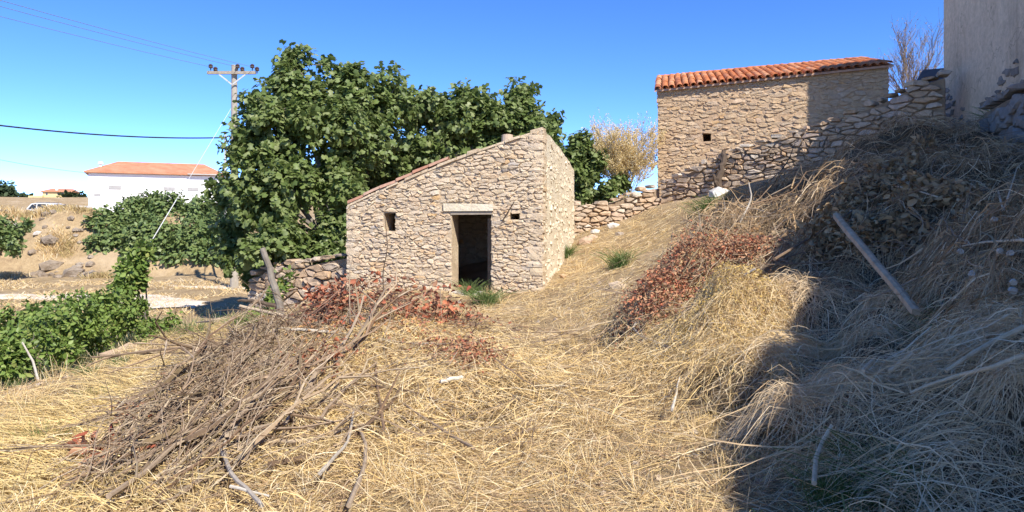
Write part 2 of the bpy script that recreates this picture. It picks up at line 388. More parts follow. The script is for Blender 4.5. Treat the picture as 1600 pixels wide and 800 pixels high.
def zfun(x, y):
    x = np.asarray(x, float); y = np.asarray(y, float)
    xx = np.clip(x, -8, 14); yy = np.clip(y, -6, 28)
    near = tps(xx, yy)
    near = np.clip(near, -.6, 4.6)
    low = LOW + .06 * (vnoise(x, y, .25, 3) - .5)
    # bank in the left background, and the rising land behind it
    foot = 34.0 + .06 * (x + 22)
    b = sst(0, 4.0, y - foot + 1.6 * (vnoise(x, y, .45, 5) - .5)) * sst(-10, -17, x)
    low = low + b * 3.0 + b * (vnoise(x, y, .9, 8) - .5) * .7
    low = low + sst(-10, -5, x) * sst(30, 60, y) * 3.0
    low = low + sst(70, 150, y) * 4.6
    mm = sst(-.28, .28, x - edge_x(y) )
    far = sst(30, 45, y)
    right = near * (1 - far) + 4.0 * far
    z = low * (1 - mm) + right * mm
    onm = sst(1.4, 2.7, x - .17 * np.maximum(0, y - 4)) * sst(17, 14, y)
    z = z + onm * ((vnoise(x, y, .9, 51) - .5) * .34 + (vnoise(x, y, 2.3, 52) - .5) * .22)
    fine = (vnoise(x, y, 1.1, 1) - .5) * .07 + (vnoise(x, y, 3.3, 2) - .5) * .035
    return z + fine * sst(60, 30, y)
def axis(segs):
    out = []
    for a, b, s in segs: out += list(np.arange(a, b, s))
    return np.array(out + [segs[-1][1]])
gx = axis([(-900, -100, 50), (-100, -40, 5), (-40, -8, .6), (-8, 10, .145), (10, 30, .7), (30, 100, 7), (100, 900, 50)])
gy = axis([(-60, -4, 4), (-4, 1, .4), (1, 21, .145), (21, 45, .4), (45, 160, 3), (160, 1500, 60)])
GX, GY = np.meshgrid(gx, gy)
GZ = zfun(GX, GY)
def surf(x, y):
    """terrain height, read from the ground's own grid"""
    x = np.asarray(x, float); y = np.asarray(y, float)
    i = np.clip(np.searchsorted(gx, x) - 1, 0, len(gx) - 2); j = np.clip(np.searchsorted(gy, y) - 1, 0, len(gy) - 2)
    fx = (x - gx[i]) / (gx[i + 1] - gx[i]); fy = (y - gy[j]) / (gy[j + 1] - gy[j])
    return (GZ[j, i] * (1 - fx) + GZ[j, i + 1] * fx) * (1 - fy) + (GZ[j + 1, i] * (1 - fx) + GZ[j + 1, i + 1] * fx) * fy
def sz(x, y): return float(surf(np.array([x]), np.array([y]))[0])
nx, ny = len(gx), len(gy)
idx = np.arange(nx * ny).reshape(ny, nx)
quads = np.stack([idx[:-1, :-1], idx[:-1, 1:], idx[1:, 1:], idx[1:, :-1]], -1).reshape(-1, 4)
ground = link('ground', np_mesh('ground', np.stack([GX.ravel(), GY.ravel(), GZ.ravel()], -1), quads), M['ground'], smooth=True)
tag(ground, 'dry straw coloured hillside sloping from the brush mound down to the garden', kind='structure')

def drape(name, pts, widths, mat, lift=.012, n=60, label=None):
    """a strip of ground laid along a line, with ragged edges"""
    pts = np.array(pts, float); t = np.linspace(0, len(pts) - 1, n); i = np.minimum(t.astype(int), len(pts) - 2); f = (t - i)[:, None]
    c = pts[i] * (1 - f) + pts[i + 1] * f
    wd = np.interp(t, range(len(pts)), widths)
    tn = np.gradient(c, axis=0); tn /= np.linalg.norm(tn, axis=1)[:, None]
    nr = np.stack([-tn[:, 1], tn[:, 0]], -1)
    V = []; K = 9
    for k in range(K):
        s = -1 + 2 * k / (K - 1)
        jit = (rng.random(n) - .5) * .5 if k in (0, K - 1) else 0
        p = c + nr * ((s * (wd / 2) + jit * wd * .5)[:, None])
        V.append(np.stack([p[:, 0], p[:, 1], surf(p[:, 0], p[:, 1]) + (lift if k not in (0, K - 1) else -.05)], -1))
    V = np.stack(V, 1).reshape(-1, 3)
    id_ = np.arange(n * K).reshape(n, K)
    q = np.stack([id_[:-1, :-1], id_[1:, :-1], id_[1:, 1:], id_[:-1, 1:]], -1).reshape(-1, 4)
    o = link(name, np_mesh(name, V, q), mat, smooth=True)
    return tag(o, label, kind='structure')
drape('dirt_track', [(-32, 22.5), (-24, 23.5), (-17, 24.6), (-12.5, 24.2), (-10.6, 22.4), (-9.9, 21.2)], [2.6, 2.4, 1.5, 2.4, 3.0, 1.6], M['track'], .04, label='pale bare dirt track crossing the dry field behind the garden')
drape('dirt_patch', [(-13.5, 29.2), (-11, 28.6), (-8, 28.2)], [.5, .9, .5], M['track'], .03, 20, label='thin pale bare strip of earth beside the utility pole')

# ------------------------------------------------------------------ scatter tools
def strands_on(xy, ang, L, Wd, surf_f, h0, lift, K=4, curve=.5, arch=None):
    """ribbons lying on a surface; xy start points, ang heading, lift = height of the free end"""
    N = len(xy)
    t = np.linspace(0, 1, K)[None, :]
    c = (rng.random((N, 1)) - .5) * 2 * curve
    a = ang[:, None] + c * (t - .0)
    st = (L[:, None] / (K - 1)) * np.ones((N, K)); st[:, 0] = 0
    X = xy[:, :1] + np.cumsum(np.cos(a) * st, 1); Y = xy[:, 1:2] + np.cumsum(np.sin(a) * st, 1)
    Z = surf_f(X.ravel(), Y.ravel()).reshape(N, K) + h0[:, None] + lift[:, None] * t ** 1.5
    if arch is not None: Z += arch[:, None] * 4 * t * (1 - t)
    P = np.stack([X, Y, Z], -1)
    return ribbons(P, Wd)
def ribbons(P, Wd):
    N, K, _ = P.shape
    T = np.gradient(P, axis=1)
    rv = rng.normal(size=(N, 1, 3))
    S = np.cross(T, np.broadcast_to(rv, P.shape)); S /= np.maximum(np.linalg.norm(S, axis=-1, keepdims=True), 1e-9)
    tap = np.linspace(1, .45, K)[None, :, None]
    A = P + S * Wd[:, None, None] * .5 * tap; B = P - S * Wd[:, None, None] * .5 * tap
    V = np.stack([A, B], 2).reshape(N * K * 2, 3)
    base = (np.arange(N) * K * 2)[:, None] + (np.arange(K - 1) * 2)[None, :]
    q = np.stack([base, base + 1, base + 3, base + 2], -1).reshape(-1, 4)
    return V, q
class Soup:
    def __init__(s): s.V = []; s.F = []; s.n = 0
    def add(s, V, Fq):
        s.V.append(V); s.F.append(Fq + s.n); s.n += len(V)
    def build(s, name, mat, parent=None, kind='stuff', smooth=False):
        V = np.concatenate(s.V)
        if parent is not None:
            V = V - np.array(parent.location)
        by = {}
        for f in s.F: by.setdefault(f.shape[1], []).append(f)
        return link(name, np_mesh(name, V, [np.concatenate(v) for v in by.values()]), mat, parent, smooth, kind)

# leaf templates: y along the leaf, z its upper side
def leaf_fig():
    m0, m1, m2 = (0, 0, 0), (0, .5, -.03), (0, 1, -.28)
    V = [m0, m1, m2, (.46, .12, -.14), (.22, .45, -.09), (.40, .74, -.22), (-.46, .12, -.14), (-.22, .45, -.09), (-.40, .74, -.22)]
    Fc = [(0, 3, 4), (0, 4, 1), (1, 4, 5), (1, 5, 2), (0, 7, 6), (0, 1, 7), (1, 8, 7), (1, 2, 8)]
    return np.array(V, float), np.array(Fc)
def leaf_ovate(wd=.32, fold=.12, droop=.2):
    V = [(0, 0, 0), (wd, .32, -fold), (wd * .8, .68, -fold - droop * .5), (0, 1, -droop), (-wd * .8, .68, -fold - droop * .5), (-wd, .32, -fold)]
    Fc = [(0, 1, 2), (0, 2, 3), (0, 3, 4), (0, 4, 5)]
    return np.array(V, float), np.array(Fc)
def leaf_tiny():
    return np.array([(0, 0, 0), (.28, .5, -.06), (0, 1, 0), (-.28, .5, -.06)], float), np.array([(0, 1, 2), (0, 2, 3)])
def leaf_curl():
    V = [(0, 0, 0), (.3, .3, .18), (.22, .7, .05), (0, 1, -.35), (-.25, .68, .12), (-.34, .3, .2), (.02, .38, -.06)]
    Fc = [(0, 1, 6), (1, 2, 6), (2, 3, 6), (3, 4, 6), (4, 5, 6), (5, 0, 6)]
    return np.array(V, float), np.array(Fc)
FIG, OVATE, CURL, TINY = leaf_fig(), leaf_ovate(), leaf_curl(), leaf_tiny()
def frames(D, Nm):
    D = D / np.maximum(np.linalg.norm(D, axis=1, keepdims=True), 1e-9)
    X = np.cross(D, Nm); X /= np.maximum(np.linalg.norm(X, axis=1, keepdims=True), 1e-9)
    Z = np.cross(X, D)
    return X, D, Z
def leaves(P, D, Nm, S, tmpl):
    V0, F0 = tmpl
    X, Yd, Z = frames(D, Nm)
    V = P[:, None] + S[:, None, None] * (V0[None, :, :1] * X[:, None] + V0[None, :, 1:2] * Yd[:, None] + V0[None, :, 2:] * Z[:, None])
    Fq = F0[None] + (np.arange(len(P)) * len(V0))[:, None, None]
    return V.reshape(-1, 3), Fq.reshape(-1, F0.shape[1])
def unit(n):
    v = rng.normal(size=(n, 3)); return v / np.linalg.norm(v, axis=1, keepdims=True)

# ------------------------------------------------------------------ masonry
def clip_poly(poly, nxy, d):
    """keep the part with n.p <= d"""
    out = []
    for i in range(len(poly)):
        a, b = poly[i], poly[(i + 1) % len(poly)]
        da = a[0] * nxy[0] + a[1] * nxy[1] - d; db = b[0] * nxy[0] + b[1] * nxy[1] - d
        if da <= 0: out.append(a)
        if (da < 0 < db) or (db < 0 < da):
            t = da / (da - db); out.append((a[0] + (b[0] - a[0]) * t, a[1] + (b[1] - a[1]) * t))
    return out
def area(p): return .5 * abs(sum(p[i][0] * p[(i + 1) % len(p)][1] - p[(i + 1) % len(p)][0] * p[i][1] for i in range(len(p))))
def rubble(u0, u1, v0, v1, sw, sh, rs, keep=None, bounds=(), holes=(), joint=.012, vary=.75, warp=True):
    """cells of a random rubble face in (u,v): rows of wandering stones, each a shrunken power-diagram cell"""
    asp = sw / sh; pts = []
    v = v0 + sh * .5
    row = 0
    while v < v1 + sh * .5:
        h = sh * rs.choice([.5, .7, .9, 1.0, 1.2, 1.7])
        u = u0 + rs.uniform(-.5, .5) * sw
        while u < u1 + sw * .5:
            s = sw * rs.choice([.35, .5, .7, .9, 1.1, 1.5, 2.1])
            pts.append((u + s / 2, (v + rs.uniform(-.45, .45) * sh) * asp, (min(s, 1.1 * sw) * .5) ** 2 * vary * rs.uniform(.2, 1.1)))
            u += s
        v += h; row += 1
    P = np.array(pts); cells = []
    for i, (x, y, wt) in enumerate(pts):
        if keep and not keep(x, y / asp): continue
        d = (P[:, 0] - x) ** 2 + (P[:, 1] - y) ** 2
        near = np.argsort(d)[1:18]
        R_ = sw * 2
        poly = [(x - R_, y - R_), (x + R_, y - R_), (x + R_, y + R_), (x - R_, y + R_)]
        for j in near:
            qx, qy, qw = pts[j]
            nn = (qx - x, qy - y)
            poly = clip_poly(poly, nn, (qx * qx + qy * qy - x * x - y * y + wt - qw) / 2)
            if len(poly) < 3: break
        if len(poly) < 3: continue
        poly = [(a, b / asp) for a, b in poly]
        for (n_, d_) in bounds:
            poly = clip_poly(poly, n_, d_)
            if len(poly) < 3: break
        if len(poly) < 3: continue
        cx, cy = x, y / asp
        bad = False
        for (a0, b0, a1, b1) in holes:
            if a0 < cx < a1 and b0 < cy < b1: bad = True; break
            gaps = [(a0 - cx, (1, 0), a0), (cx - a1, (-1, 0), -a1), (b0 - cy, (0, 1), b0), (cy - b1, (0, -1), -b1)]
            g = max(gaps, key=lambda q: q[0])
            poly = clip_poly(poly, g[1], g[2])
            if len(poly) < 3: bad = True; break
        if bad or area(poly) < sw * sh * .03: continue
        # shrink by the joint, round and roughen
        mx = sum(p[0] for p in poly) / len(poly); my = sum(p[1] for p in poly) / len(poly)
        out = []
        for k, p in enumerate(poly):
            q = poly[(k + 1) % len(poly)]
            L_ = math.hypot(q[0] - p[0], q[1] - p[1])
            if L_ < sh * .12: continue
            cut = [(.18, 0), (.82, 0)] if L_ > sh * .5 else [(.5, 0)]
            if L_ > sw * .7: cut = [(.12, 0), (.5, 1), (.88, 0)]
            for t, j in cut:
                ex = p[0] + (q[0] - p[0]) * t; ey = p[1] + (q[1] - p[1]) * t
                dd = max(math.hypot(ex - mx, ey - my), 1e-4)
                s = max(.35, 1 - (joint * rs.uniform(.4, 1.7)) / dd)
                out.append((mx + (ex - mx) * s + rs.uniform(-.012, .012), my + (ey - my) * s + rs.uniform(-.009, .009)))
        if len(out) >= 4:
            wp = lambda a, b: (a + .035 * mnoise.noise(Vector((a * 2.1, b * 2.1, 3.3))), b + .075 * mnoise.noise(Vector((a * 1.1, b * 1.3, 9.1))) + .02 * mnoise.noise(Vector((a * 4, b * 4, 1.7))))
            if warp: out = [wp(*q) for q in out]; mx, my = wp(mx, my)
            cells.append((mx, my, out))
    return cells
def stone_mesh(cx, cy, poly, proud, rs, embed=.05):
    """one stone in its own frame: x along the wall, z up, -y out of the wall"""
    n = len(poly); V = []; tx, tz = rs.uniform(-.3, .3), rs.uniform(-.35, .5)
    w_ = max(abs(p[0] - cx) for p in poly); h_ = max(abs(p[1] - cy) for p in poly)
    for (u, v) in poly: V.append((u - cx, embed, v - cy))
    for (u, v) in poly: V.append(((u - cx) * rs.uniform(.94, 1.0), -proud * rs.uniform(.3, .62), (v - cy) * rs.uniform(.94, 1.0)))
    for (u, v) in poly:
        s = rs.uniform(.62, .95)
        du, dv = (u - cx) * s, (v - cy) * s
        V.append((du, -proud * rs.uniform(.8, 1.1) - tx * du * .5 + tz * dv * .5, dv))
    V.append((rs.uniform(-.45, .45) * w_, -proud * rs.uniform(.8, 1.2), rs.uniform(-.4, .4) * h_))
    Fc = []
    for k in range(n):
        k2 = (k + 1) % n
        Fc += [(k, k2, n + k2, n + k), (n + k, n + k2, 2 * n + k2, 2 * n + k), (2 * n + k, 2 * n + k2, 3 * n)]
    return V, Fc
def lay(cells, frame, root, mat, rs, proud, names=('stone', 'small_stones'), limit=300):
    """frame(u,v) -> origin, u axis, outward axis; the largest become parts of their own, the rest one part"""
    cells = sorted(cells, key=lambda c: -area(c[2]))
    small = MB(); base = Vector(root.location)
    for i, (cx, cy, poly) in enumerate(cells):
        if len(poly) > 9: poly = poly[:9] if False else poly
        pr = proud * rs.uniform(.35, 1.5)
        V, Fc = stone_mesh(cx, cy, poly, pr, rs)
        o, ud, od = frame(cx, cy)
        mtx = Matrix((( ud.x, -od.x, 0), (ud.y, -od.y, 0), (0, 0, 1)))
        if i < limit:
            me = bpy.data.meshes.new(names[0]); me.from_pydata(V, [], Fc); me.update()
            ob = link(names[0], me, mat, root)
            ob.matrix_local = Matrix.Translation(o - base) @ mtx.to_4x4()
        else:
            small.add([o + mtx @ Vector(v) for v in V], Fc)
    if small.v: small.build(names[1], mat, root, kind='stuff')

def chips(n, u0, u1, v0, v1, frame, root, mat, rs, keep, size=(.05, .14), name='stone_chips', deep=1.0):
    """small angular splinters pinned in the mortar, joined into one part"""
    mb = MB()
    for _ in range(n):
        u, v = rs.uniform(u0, u1), rs.uniform(v0, v1)
        if not keep(u, v): continue
        w_ = rs.uniform(*size); h_ = w_ * rs.uniform(.22, .5); a = rs.gauss(-.14, .3); pr = rs.uniform(.015, .05) * deep
        k = rs.choice([4, 5, 5, 6]); pl = []
        for j in range(k):
            t = 2 * math.pi * (j + rs.uniform(-.25, .25)) / k; x_, z_ = math.cos(t) * w_ / 2, math.sin(t) * h_ / 2
            pl.append((u + x_ * math.cos(a) - z_ * math.sin(a), v + x_ * math.sin(a) + z_ * math.cos(a)))
        V, Fc = stone_mesh(u, v, pl, pr, rs, .03); o, ud, od_ = frame(u, v)
        m_ = Matrix(((ud.x, -od_.x, 0), (ud.y, -od_.y, 0), (0, 0, 1)))
        mb.add([o + m_ @ Vector(q) for q in V], Fc)
    mb.build(name, mat, root, kind='stuff')

def wall_solid(o, ud, od, L, thick, top, zb, holes):
    """masonry body of a wall with rectangular openings: o base corner on the outer face, top(u) its height"""
    us = sorted({0, L} | {h[0] for h in holes} | {h[2] for h in holes} | {L * k / 10 for k in range(1, 10)})
    zmin = min(top(u) for u in us) - .02
    zs = sorted({zb, zmin} | {h[1] for h in holes if h[1] > zb} | {h[3] for h in holes})
    zs = [z for z in zs if z <= zmin] ; nzr = len(zs)
    solid = lambda a, b: 0 <= a < len(us) - 1 and 0 <= b < nzr and not any(h[0] - 1e-6 <= us[a] < h[2] - 1e-6 and h[1] - 1e-6 <= zs[b] < h[3] - 1e-6 for h in holes)
    def pt(a, b, back):
        z = zs[b] if b < nzr else top(us[a])
        p = o + ud * us[a] - od * (thick if back else 0); return Vector((p.x, p.y, z))
    mb = MB()
    def quad(*p): mb.add(p, [(0, 1, 2, 3)])
    for a in range(len(us) - 1):
        for b in range(nzr):
            if not solid(a, b): continue
            quad(pt(a, b, 0), pt(a + 1, b, 0), pt(a + 1, b + 1, 0), pt(a, b + 1, 0))
            quad(pt(a + 1, b, 1), pt(a, b, 1), pt(a, b + 1, 1), pt(a + 1, b + 1, 1))
            if not solid(a - 1, b): quad(pt(a, b, 1), pt(a, b, 0), pt(a, b + 1, 0), pt(a, b + 1, 1))
            if not solid(a + 1, b): quad(pt(a + 1, b, 0), pt(a + 1, b, 1), pt(a + 1, b + 1, 1), pt(a + 1, b + 1, 0))
            if not solid(a, b - 1): quad(pt(a, b, 1), pt(a + 1, b, 1), pt(a + 1, b, 0), pt(a, b, 0))
            if not solid(a, b + 1): quad(pt(a, b + 1, 0), pt(a + 1, b + 1, 0), pt(a + 1, b + 1, 1), pt(a, b + 1, 1))
    return mb

# barrel roof tile, lying along +x from its low end, z up
def tile_mesh(name, L=.44, r0=.1, r1=.08, th=.014, k=6):
    V = []; Fc = []
    for (x, r) in ((0, r0), (L, r1)):
        for rr_ in (r, r - th):
            for j in range(k + 1):
                a = math.pi * j / k
                V.append((x, math.cos(a) * rr_, math.sin(a) * rr_ * .8))
    n = k + 1
    for j in range(k):
        Fc += [(j, j + 1, 2 * n + j + 1, 2 * n + j), (n + j + 1, n + j, 3 * n + j, 3 * n + j + 1), (j, n + j, n + j + 1, j + 1), (2 * n + j, 2 * n + j + 1, 3 * n + j + 1, 3 * n + j)]
    Fc += [(0, 2 * n, 3 * n, n), (k, n + k, 3 * n + k, 2 * n + k)]
    me = bpy.data.meshes.new(name); me.from_pydata(V, [], Fc); me.update()
    return me
def place_tile(name, me, mat, root, p, xd, zd, sc=1):
    xd = xd.normalized(); yd = zd.cross(xd).normalized(); zd = xd.cross(yd)
    o = link(name, me, mat, root)
    m_ = Matrix((xd, yd, zd)).transposed() * sc
    o.matrix_local = Matrix.Translation(p - Vector(root.location)) @ m_.to_4x4()
    return o

# ------------------------------------------------------------------ the stone hut
rs = random.Random(3)
HA = R(13)
hu = Vector((math.cos(HA), -math.sin(HA), 0)); hb = Vector((math.sin(HA), math.cos(HA), 0))   # along the front, and backwards
HL = Vector((-3.55, 15.96, 0)); HLEN = 4.28; HDEP = 4.47; HT = .46
HC = HL + hu * HLEN
def hut_u(px):
    k = (px - 800) / F; return (k * HL.y - HL.x) / (hu.x - k * hu.y)
def hut_uv(px, py):
    u = hut_u(px); Y = (HL + hu * u).y; return u, EYE + (HZ - py) / F * Y
ztopL, ztopR = hut_uv(543, 322)[1], hut_uv(848, 203)[1]
def hut_top(u):
    t = u / HLEN
    return ztopL + (ztopR - ztopL) * (t + .06 * math.sin(math.pi * t))
hut = empty('stone_hut', (HC.x, HC.y, .1), 'small roofless looking stone hut with sloping top and open dark doorway', 'hut')
hut['label'] = 'small rubble stone hut with a slanting top and a dark open doorway'
d0, dz1 = hut_uv(706, 334); d1 = hut_u(768); wz1 = hut_uv(600, 333)[1]; wz0 = hut_uv(600, 361)[1]
w0, w1 = hut_u(601), hut_u(618); q0, qz1 = hut_uv(797, 332); q1 = hut_u(812); qz0 = hut_uv(800, 343)[1]
holes = [(d0, -.4, d1, dz1), (w0, wz0, w1, wz1), (q0, qz0, q1, qz1)]
od = -hb
ws = wall_solid(HL, hu, od, HLEN, HT, hut_top, -.4, holes)
wf = ws.build('front_wall', M['hut_mortar'], hut)
# lintel slab and the beam under it
l0, lz0 = hut_uv(694, 330); l1, lz1 = hut_uv(771, 318)
cells = rubble(0, HLEN, -.1, 3.7, .19, .070, rs, bounds=[((-1, 0), .02), ((1, 0), HLEN + .02), ((-(ztopR - ztopL) / HLEN, 1), ztopL + .02)],
               holes=holes + [(l0 - .01, lz0 - .02, l1 + .01, lz1 + .01), (d0 - .03, lz0 - .09, d1 + .03, lz0)], joint=.005)
lay(cells, lambda u, v: (Vector(((HL + hu * u).x, (HL + hu * u).y, v)), hu, od), hut, M['hut_stone'], rs, .026)
in_hole = lambda u, v: any(h[0] - .03 < u < h[2] + .03 and h[1] - .02 < v < h[3] + .03 for h in holes + [(l0, lz0 - .1, l1, lz1)])
chips(900, .03, HLEN - .03, -.05, 3.5, lambda u, v: (Vector(((HL + hu * u).x, (HL + hu * u).y, v)), hu, od), hut, M['hut_stone'], rs, lambda u, v: v < hut_top(u) - .05 and not in_hole(u, v))
def on_front(u, z, out=0): p = HL + hu * u + od * out; return Vector((p.x, p.y, z))
mb = MB()
mb.prism([on_front(l0, lz0, .05), on_front(l1, lz0, .05), on_front(l1 + .01, lz1 - .01, .035), on_front(l0 - .01, lz1 + .01, .035)], hb * .34)
lin = mb.build('lintel', M['pale_mortar'], hut)
mb = MB(); mb.prism([on_front(d0 - .02, lz0 - .075, .02), on_front(d1 + .02, lz0 - .07, .02), on_front(d1 + .02, lz0 - .005, .02), on_front(d0 - .02, lz0 - .005, .02)], hb * .3)
mb.build('door_beam', M['grey_wood'], hut)
zfl = .12
mb = MB(); mb.prism([on_front(d1 - .115, zfl, -.12), on_front(d1 - .012, zfl, -.12), on_front(d1 - .012, dz1 - .09, -.12), on_front(d1 - .115, dz1 - .09, -.12)], hb * .12)
mb.build('door_post', M['door_wood'], hut)
mb = MB(); mb.box(on_front((d0 + d1) / 2 - .08, .12, .12), (.62, .42, .16), -HA, R(2)); mb.build('doorstep', M['white_stone'], hut)
# iron rod leaning from the wall beside the small hole
mb = MB(); mb.tube([on_front(hut_u(786), hut_uv(786, 345)[1], .05), on_front(hut_u(806), hut_uv(806, 316)[1], .16)], .012, 5); mb.build('iron_rod', M['dark_wood'], hut)
# side walls and back
def side_top(u):
    t = u / HDEP; return ztopR - .5 * t ** 1.6 - .02 * math.sin(u * 5)
RL = HDEP - HT
o_r = HC + hb * HT
ws = wall_solid(HC + hb * HT, hb, hu, RL, HT, lambda u: side_top(u + HT), -.4, [])
ws.build('side_wall', M['pale_mortar'], hut)
cells = rubble(-HT, RL, .0, 3.6, .24, .12, rs, keep=lambda u, v: v < side_top(max(0, u + HT)) - .03, bounds=[((-1, 0), HT + .01), ((1, 0), RL + .02)], joint=.03)
cells = [c for c in cells if rs.random() < .42]
lay(cells, lambda u, v: (Vector(((o_r + hb * u).x, (o_r + hb * u).y, v)), hb, hu), hut, M['pale_stone'], rs, .013, ('facing_stone', 'small_facing_stones'), 220)
chips(240, -HT, RL, 0, 3.4, lambda u, v: (Vector(((o_r + hb * u).x, (o_r + hb * u).y, v)), hb, hu), hut, M['pale_stone'], rs, lambda u, v: v < side_top(max(0, u + HT)) - .05, (.05, .16), deep=.35)
ol = HL + hb * HT
ws = wall_solid(ol + hb * RL, -hb, -hu, RL, HT, lambda u: ztopL - .05, -.9, []); ws.build('side_wall', M['hut_mortar'], hut)
ob_ = HL + hb * HDEP + hu * HT
ws = wall_solid(ob_ + hu * (HLEN - 2 * HT), -hu, hb, HLEN - 2 * HT, HT, lambda u: ztopR - .45 - (ztopR - ztopL) * (u + HT) / HLEN, -.9, []); ws.build('back_wall', M['hut_mortar'], hut)
# masonry inside, seen through the doorway
cells = rubble(.5, HLEN - .5, .0, 2.3, .26, .14, rs, joint=.014, bounds=[((-1, 0), -.5), ((1, 0), HLEN - .5), ((0, 1), 2.4)])
cells = [c for c in cells if c[1] < hut_top(c[0]) - .75]
lay(cells, lambda u, v: ((lambda p: Vector((p.x, p.y, v)))(HL + hb * (HDEP - HT) + hu * u), hu, -hb), hut, M['hut_stone'], rs, .05, ('inner_stone', 'inner_stones'), 0)
# roof deck with tiles along its front edge
mb = MB()
zz = lambda u, dn=0: hut_top(u) - .1
mb.prism([on_front(HT * .6, zz(HT * .6), -HT), on_front(HLEN - HT * .8, zz(HLEN - HT * .8), -HT), on_front(HLEN - HT * .8, zz(HLEN - HT * .8) - .08, -HT), on_front(HT * .6, zz(HT * .6) - .08, -HT)], hb * (HDEP - 2 * HT))
mb.build('roof', M['old_tile'], hut)
# mortar capping along the sloping top, in uneven lengths
uu = 0
while uu < HLEN - .05:
    ln = min(rs.uniform(.12, .42), HLEN - uu); mb = MB()
    a, b = hut_top(uu), hut_top(uu + ln)
    e = rs.uniform(.02, .085); k_ = rs.uniform(.0, .06)
    mb.prism([on_front(uu + .004, a - .02, k_), on_front(uu + ln - .004, b - .02, k_), on_front(uu + ln - .004, b + e * .8, k_ - .02), on_front(uu + .004, a + e, k_ - .02)], hb * .4)
    mb.build('coping', M['hut_mortar'], hut)
    uu += ln
def block(name, c, sz_, rz, mat, root, rs_):
    bm = bmesh.new(); bmesh.ops.create_cube(bm, size=1); bmesh.ops.subdivide_edges(bm, edges=bm.edges[:], cuts=1, use_grid_fill=True)
    for v in bm.verts:
        v.co = Vector((v.co.x * sz_[0], v.co.y * sz_[1], v.co.z * sz_[2])) * (1 if max(map(abs, v.co)) > .49 else 1)
        n_ = sum(abs(a_) > .45 * b_ for a_, b_ in zip(v.co, sz_)); v.co *= {3: .90, 2: .97, 1: 1.03}.get(n_, 1)
        v.co += Vector([rs_.uniform(-.05, .05) * min(sz_) for _ in range(3)])
    me = bpy.data.meshes.new(name); bm.to_mesh(me); bm.free()
    o = link(name, me, mat, root); o.location = Vector(c) - Vector(root.location); o.rotation_euler = (rs_.uniform(-.03, .03), rs_.uniform(-.03, .03), rz + rs_.uniform(-.03, .03)); return o
for (cu, flip) in ((HLEN, 1), (0, -1)):
    zq = -.05; kq = 0
    while zq < hut_top(cu) - .12:
        hq = rs.uniform(.07, .19); lq = rs.uniform(.24, .44); dq = rs.uniform(.18, .36)
        if kq % 2: lq, dq = dq, lq
        p = on_front(cu - flip * (lq / 2 - rs.uniform(.015, .035)), zq + hq / 2, 0) + hb * (dq / 2 - rs.uniform(.02, .045))
        if rs.random() < .8: block('corner_stone', p, (lq, dq, hq * .92), -HA, M['hut_stone'], hut, rs)
        zq += hq; kq += 1
tm = tile_mesh('tile')
sl_d = (on_front(HLEN, hut_top(HLEN)) - on_front(0, hut_top(0))).normalized()
for r_ in range(3):
    for k in range(6 if r_ == 0 else 9):
        u = .02 + k * .37
        p = on_front(u, hut_top(u) + .05 + (.0 if r_ == 0 else -.05), .0 - r_ * .22 - .06) + Vector((0, 0, rs.uniform(-.01, .012)))
        t_d = (on_front(u + .4, hut_top(u + .4)) - on_front(u, hut_top(u)) + Vector((0, 0, rs.uniform(-.02, .02)))).normalized()
        place_tile('roof_tile', tm, M['old_tile'], hut, p, t_d, Vector((0, 0, 1)))
cpz = on_front(hut_u(784), hut_uv(784, 230)[1] - .15, -.5)
mb = MB(); mb.tube([cpz, cpz + Vector((0, 0, .22)), cpz + Vector((0, 0, .46)), cpz + Vector((0, 0, .47)), cpz + Vector((0, 0, .40))], [.14, .135, .12, .09, .085], 14)
mb.build('chimney_pot', M['clay'], hut, smooth=False)

# ------------------------------------------------------------------ the stone barn behind
rs = random.Random(5)
BA, BB = Vector((4.34, 22, 0)), Vector((10.13, 19.9, 0))
bu = (BB - BA).normalized(); bo = Vector((bu.y, -bu.x, 0)); BL = (BB - BA).length
zA, zB = at(1028, 141, 22).z, at(1388, 102, 19.9).z
barn = empty('stone_barn', (BA.x, BA.y, 1.2), 'stone barn with bright orange tiled roof on the hill', 'barn')
btop = lambda u: zA + (zB - zA) * u / BL
def barn_u(px): k = (px - 800) / F; return (k * BA.y - BA.x) / (bu.x - k * bu.y)
def barn_uv(px, py): u = barn_u(px); return u, EYE + (HZ - py) / F * (BA + bu * u).y
bh = (*barn_uv(1098, 221), *barn_uv(1111, 208))
bh = (bh[0], bh[1], bh[2], bh[3])
wall_solid(BA, bu, bo, BL, .5, btop, .8, [bh]).build('front_wall', M['barn_mortar'], barn)
cells = rubble(0, BL, 1.3, 6.0, .25, .088, rs, bounds=[((-1, 0), .02), ((1, 0), BL + .02), ((-(zB - zA) / BL, 1), zA - .02)], holes=[bh], joint=.006)
cells = [c for c in cells if not (rs.random() < .25 and c[1] > 3.6 and 1.2 < c[0] < 5)]
lay(cells, lambda u, v: (Vector(((BA + bu * u).x, (BA + bu * u).y, v)), bu, bo), barn, M['barn_stone'], rs, .022)
chips(1300, .03, BL - .03, 1.5, 5.9, lambda u, v: (Vector(((BA + bu * u).x, (BA + bu * u).y, v)), bu, bo), barn, M['barn_stone'], rs, lambda u, v: v < btop(u) - .04 and not (bh[0] - .05 < u < bh[2] + .05 and bh[1] - .03 < v < bh[3] + .03), (.06, .18), deep=.75)
BD = 3.6
wall_solid(BA + bu * .6 + Vector((0, 2.9, 0)), bu, bo, BL - 1.2, .3, lambda u: zA - .3, .8, []).build('back_wall', M['barn_mortar'], barn)
RA, RB = at(1029, 119, 23.7), at(1346, 90, 21.6)
lb = Vector((RA.x - BA.x, RA.y - BA.y, 0)).normalized(); rb_ = Vector((RB.x - BB.x, RB.y - BB.y, 0)).normalized()
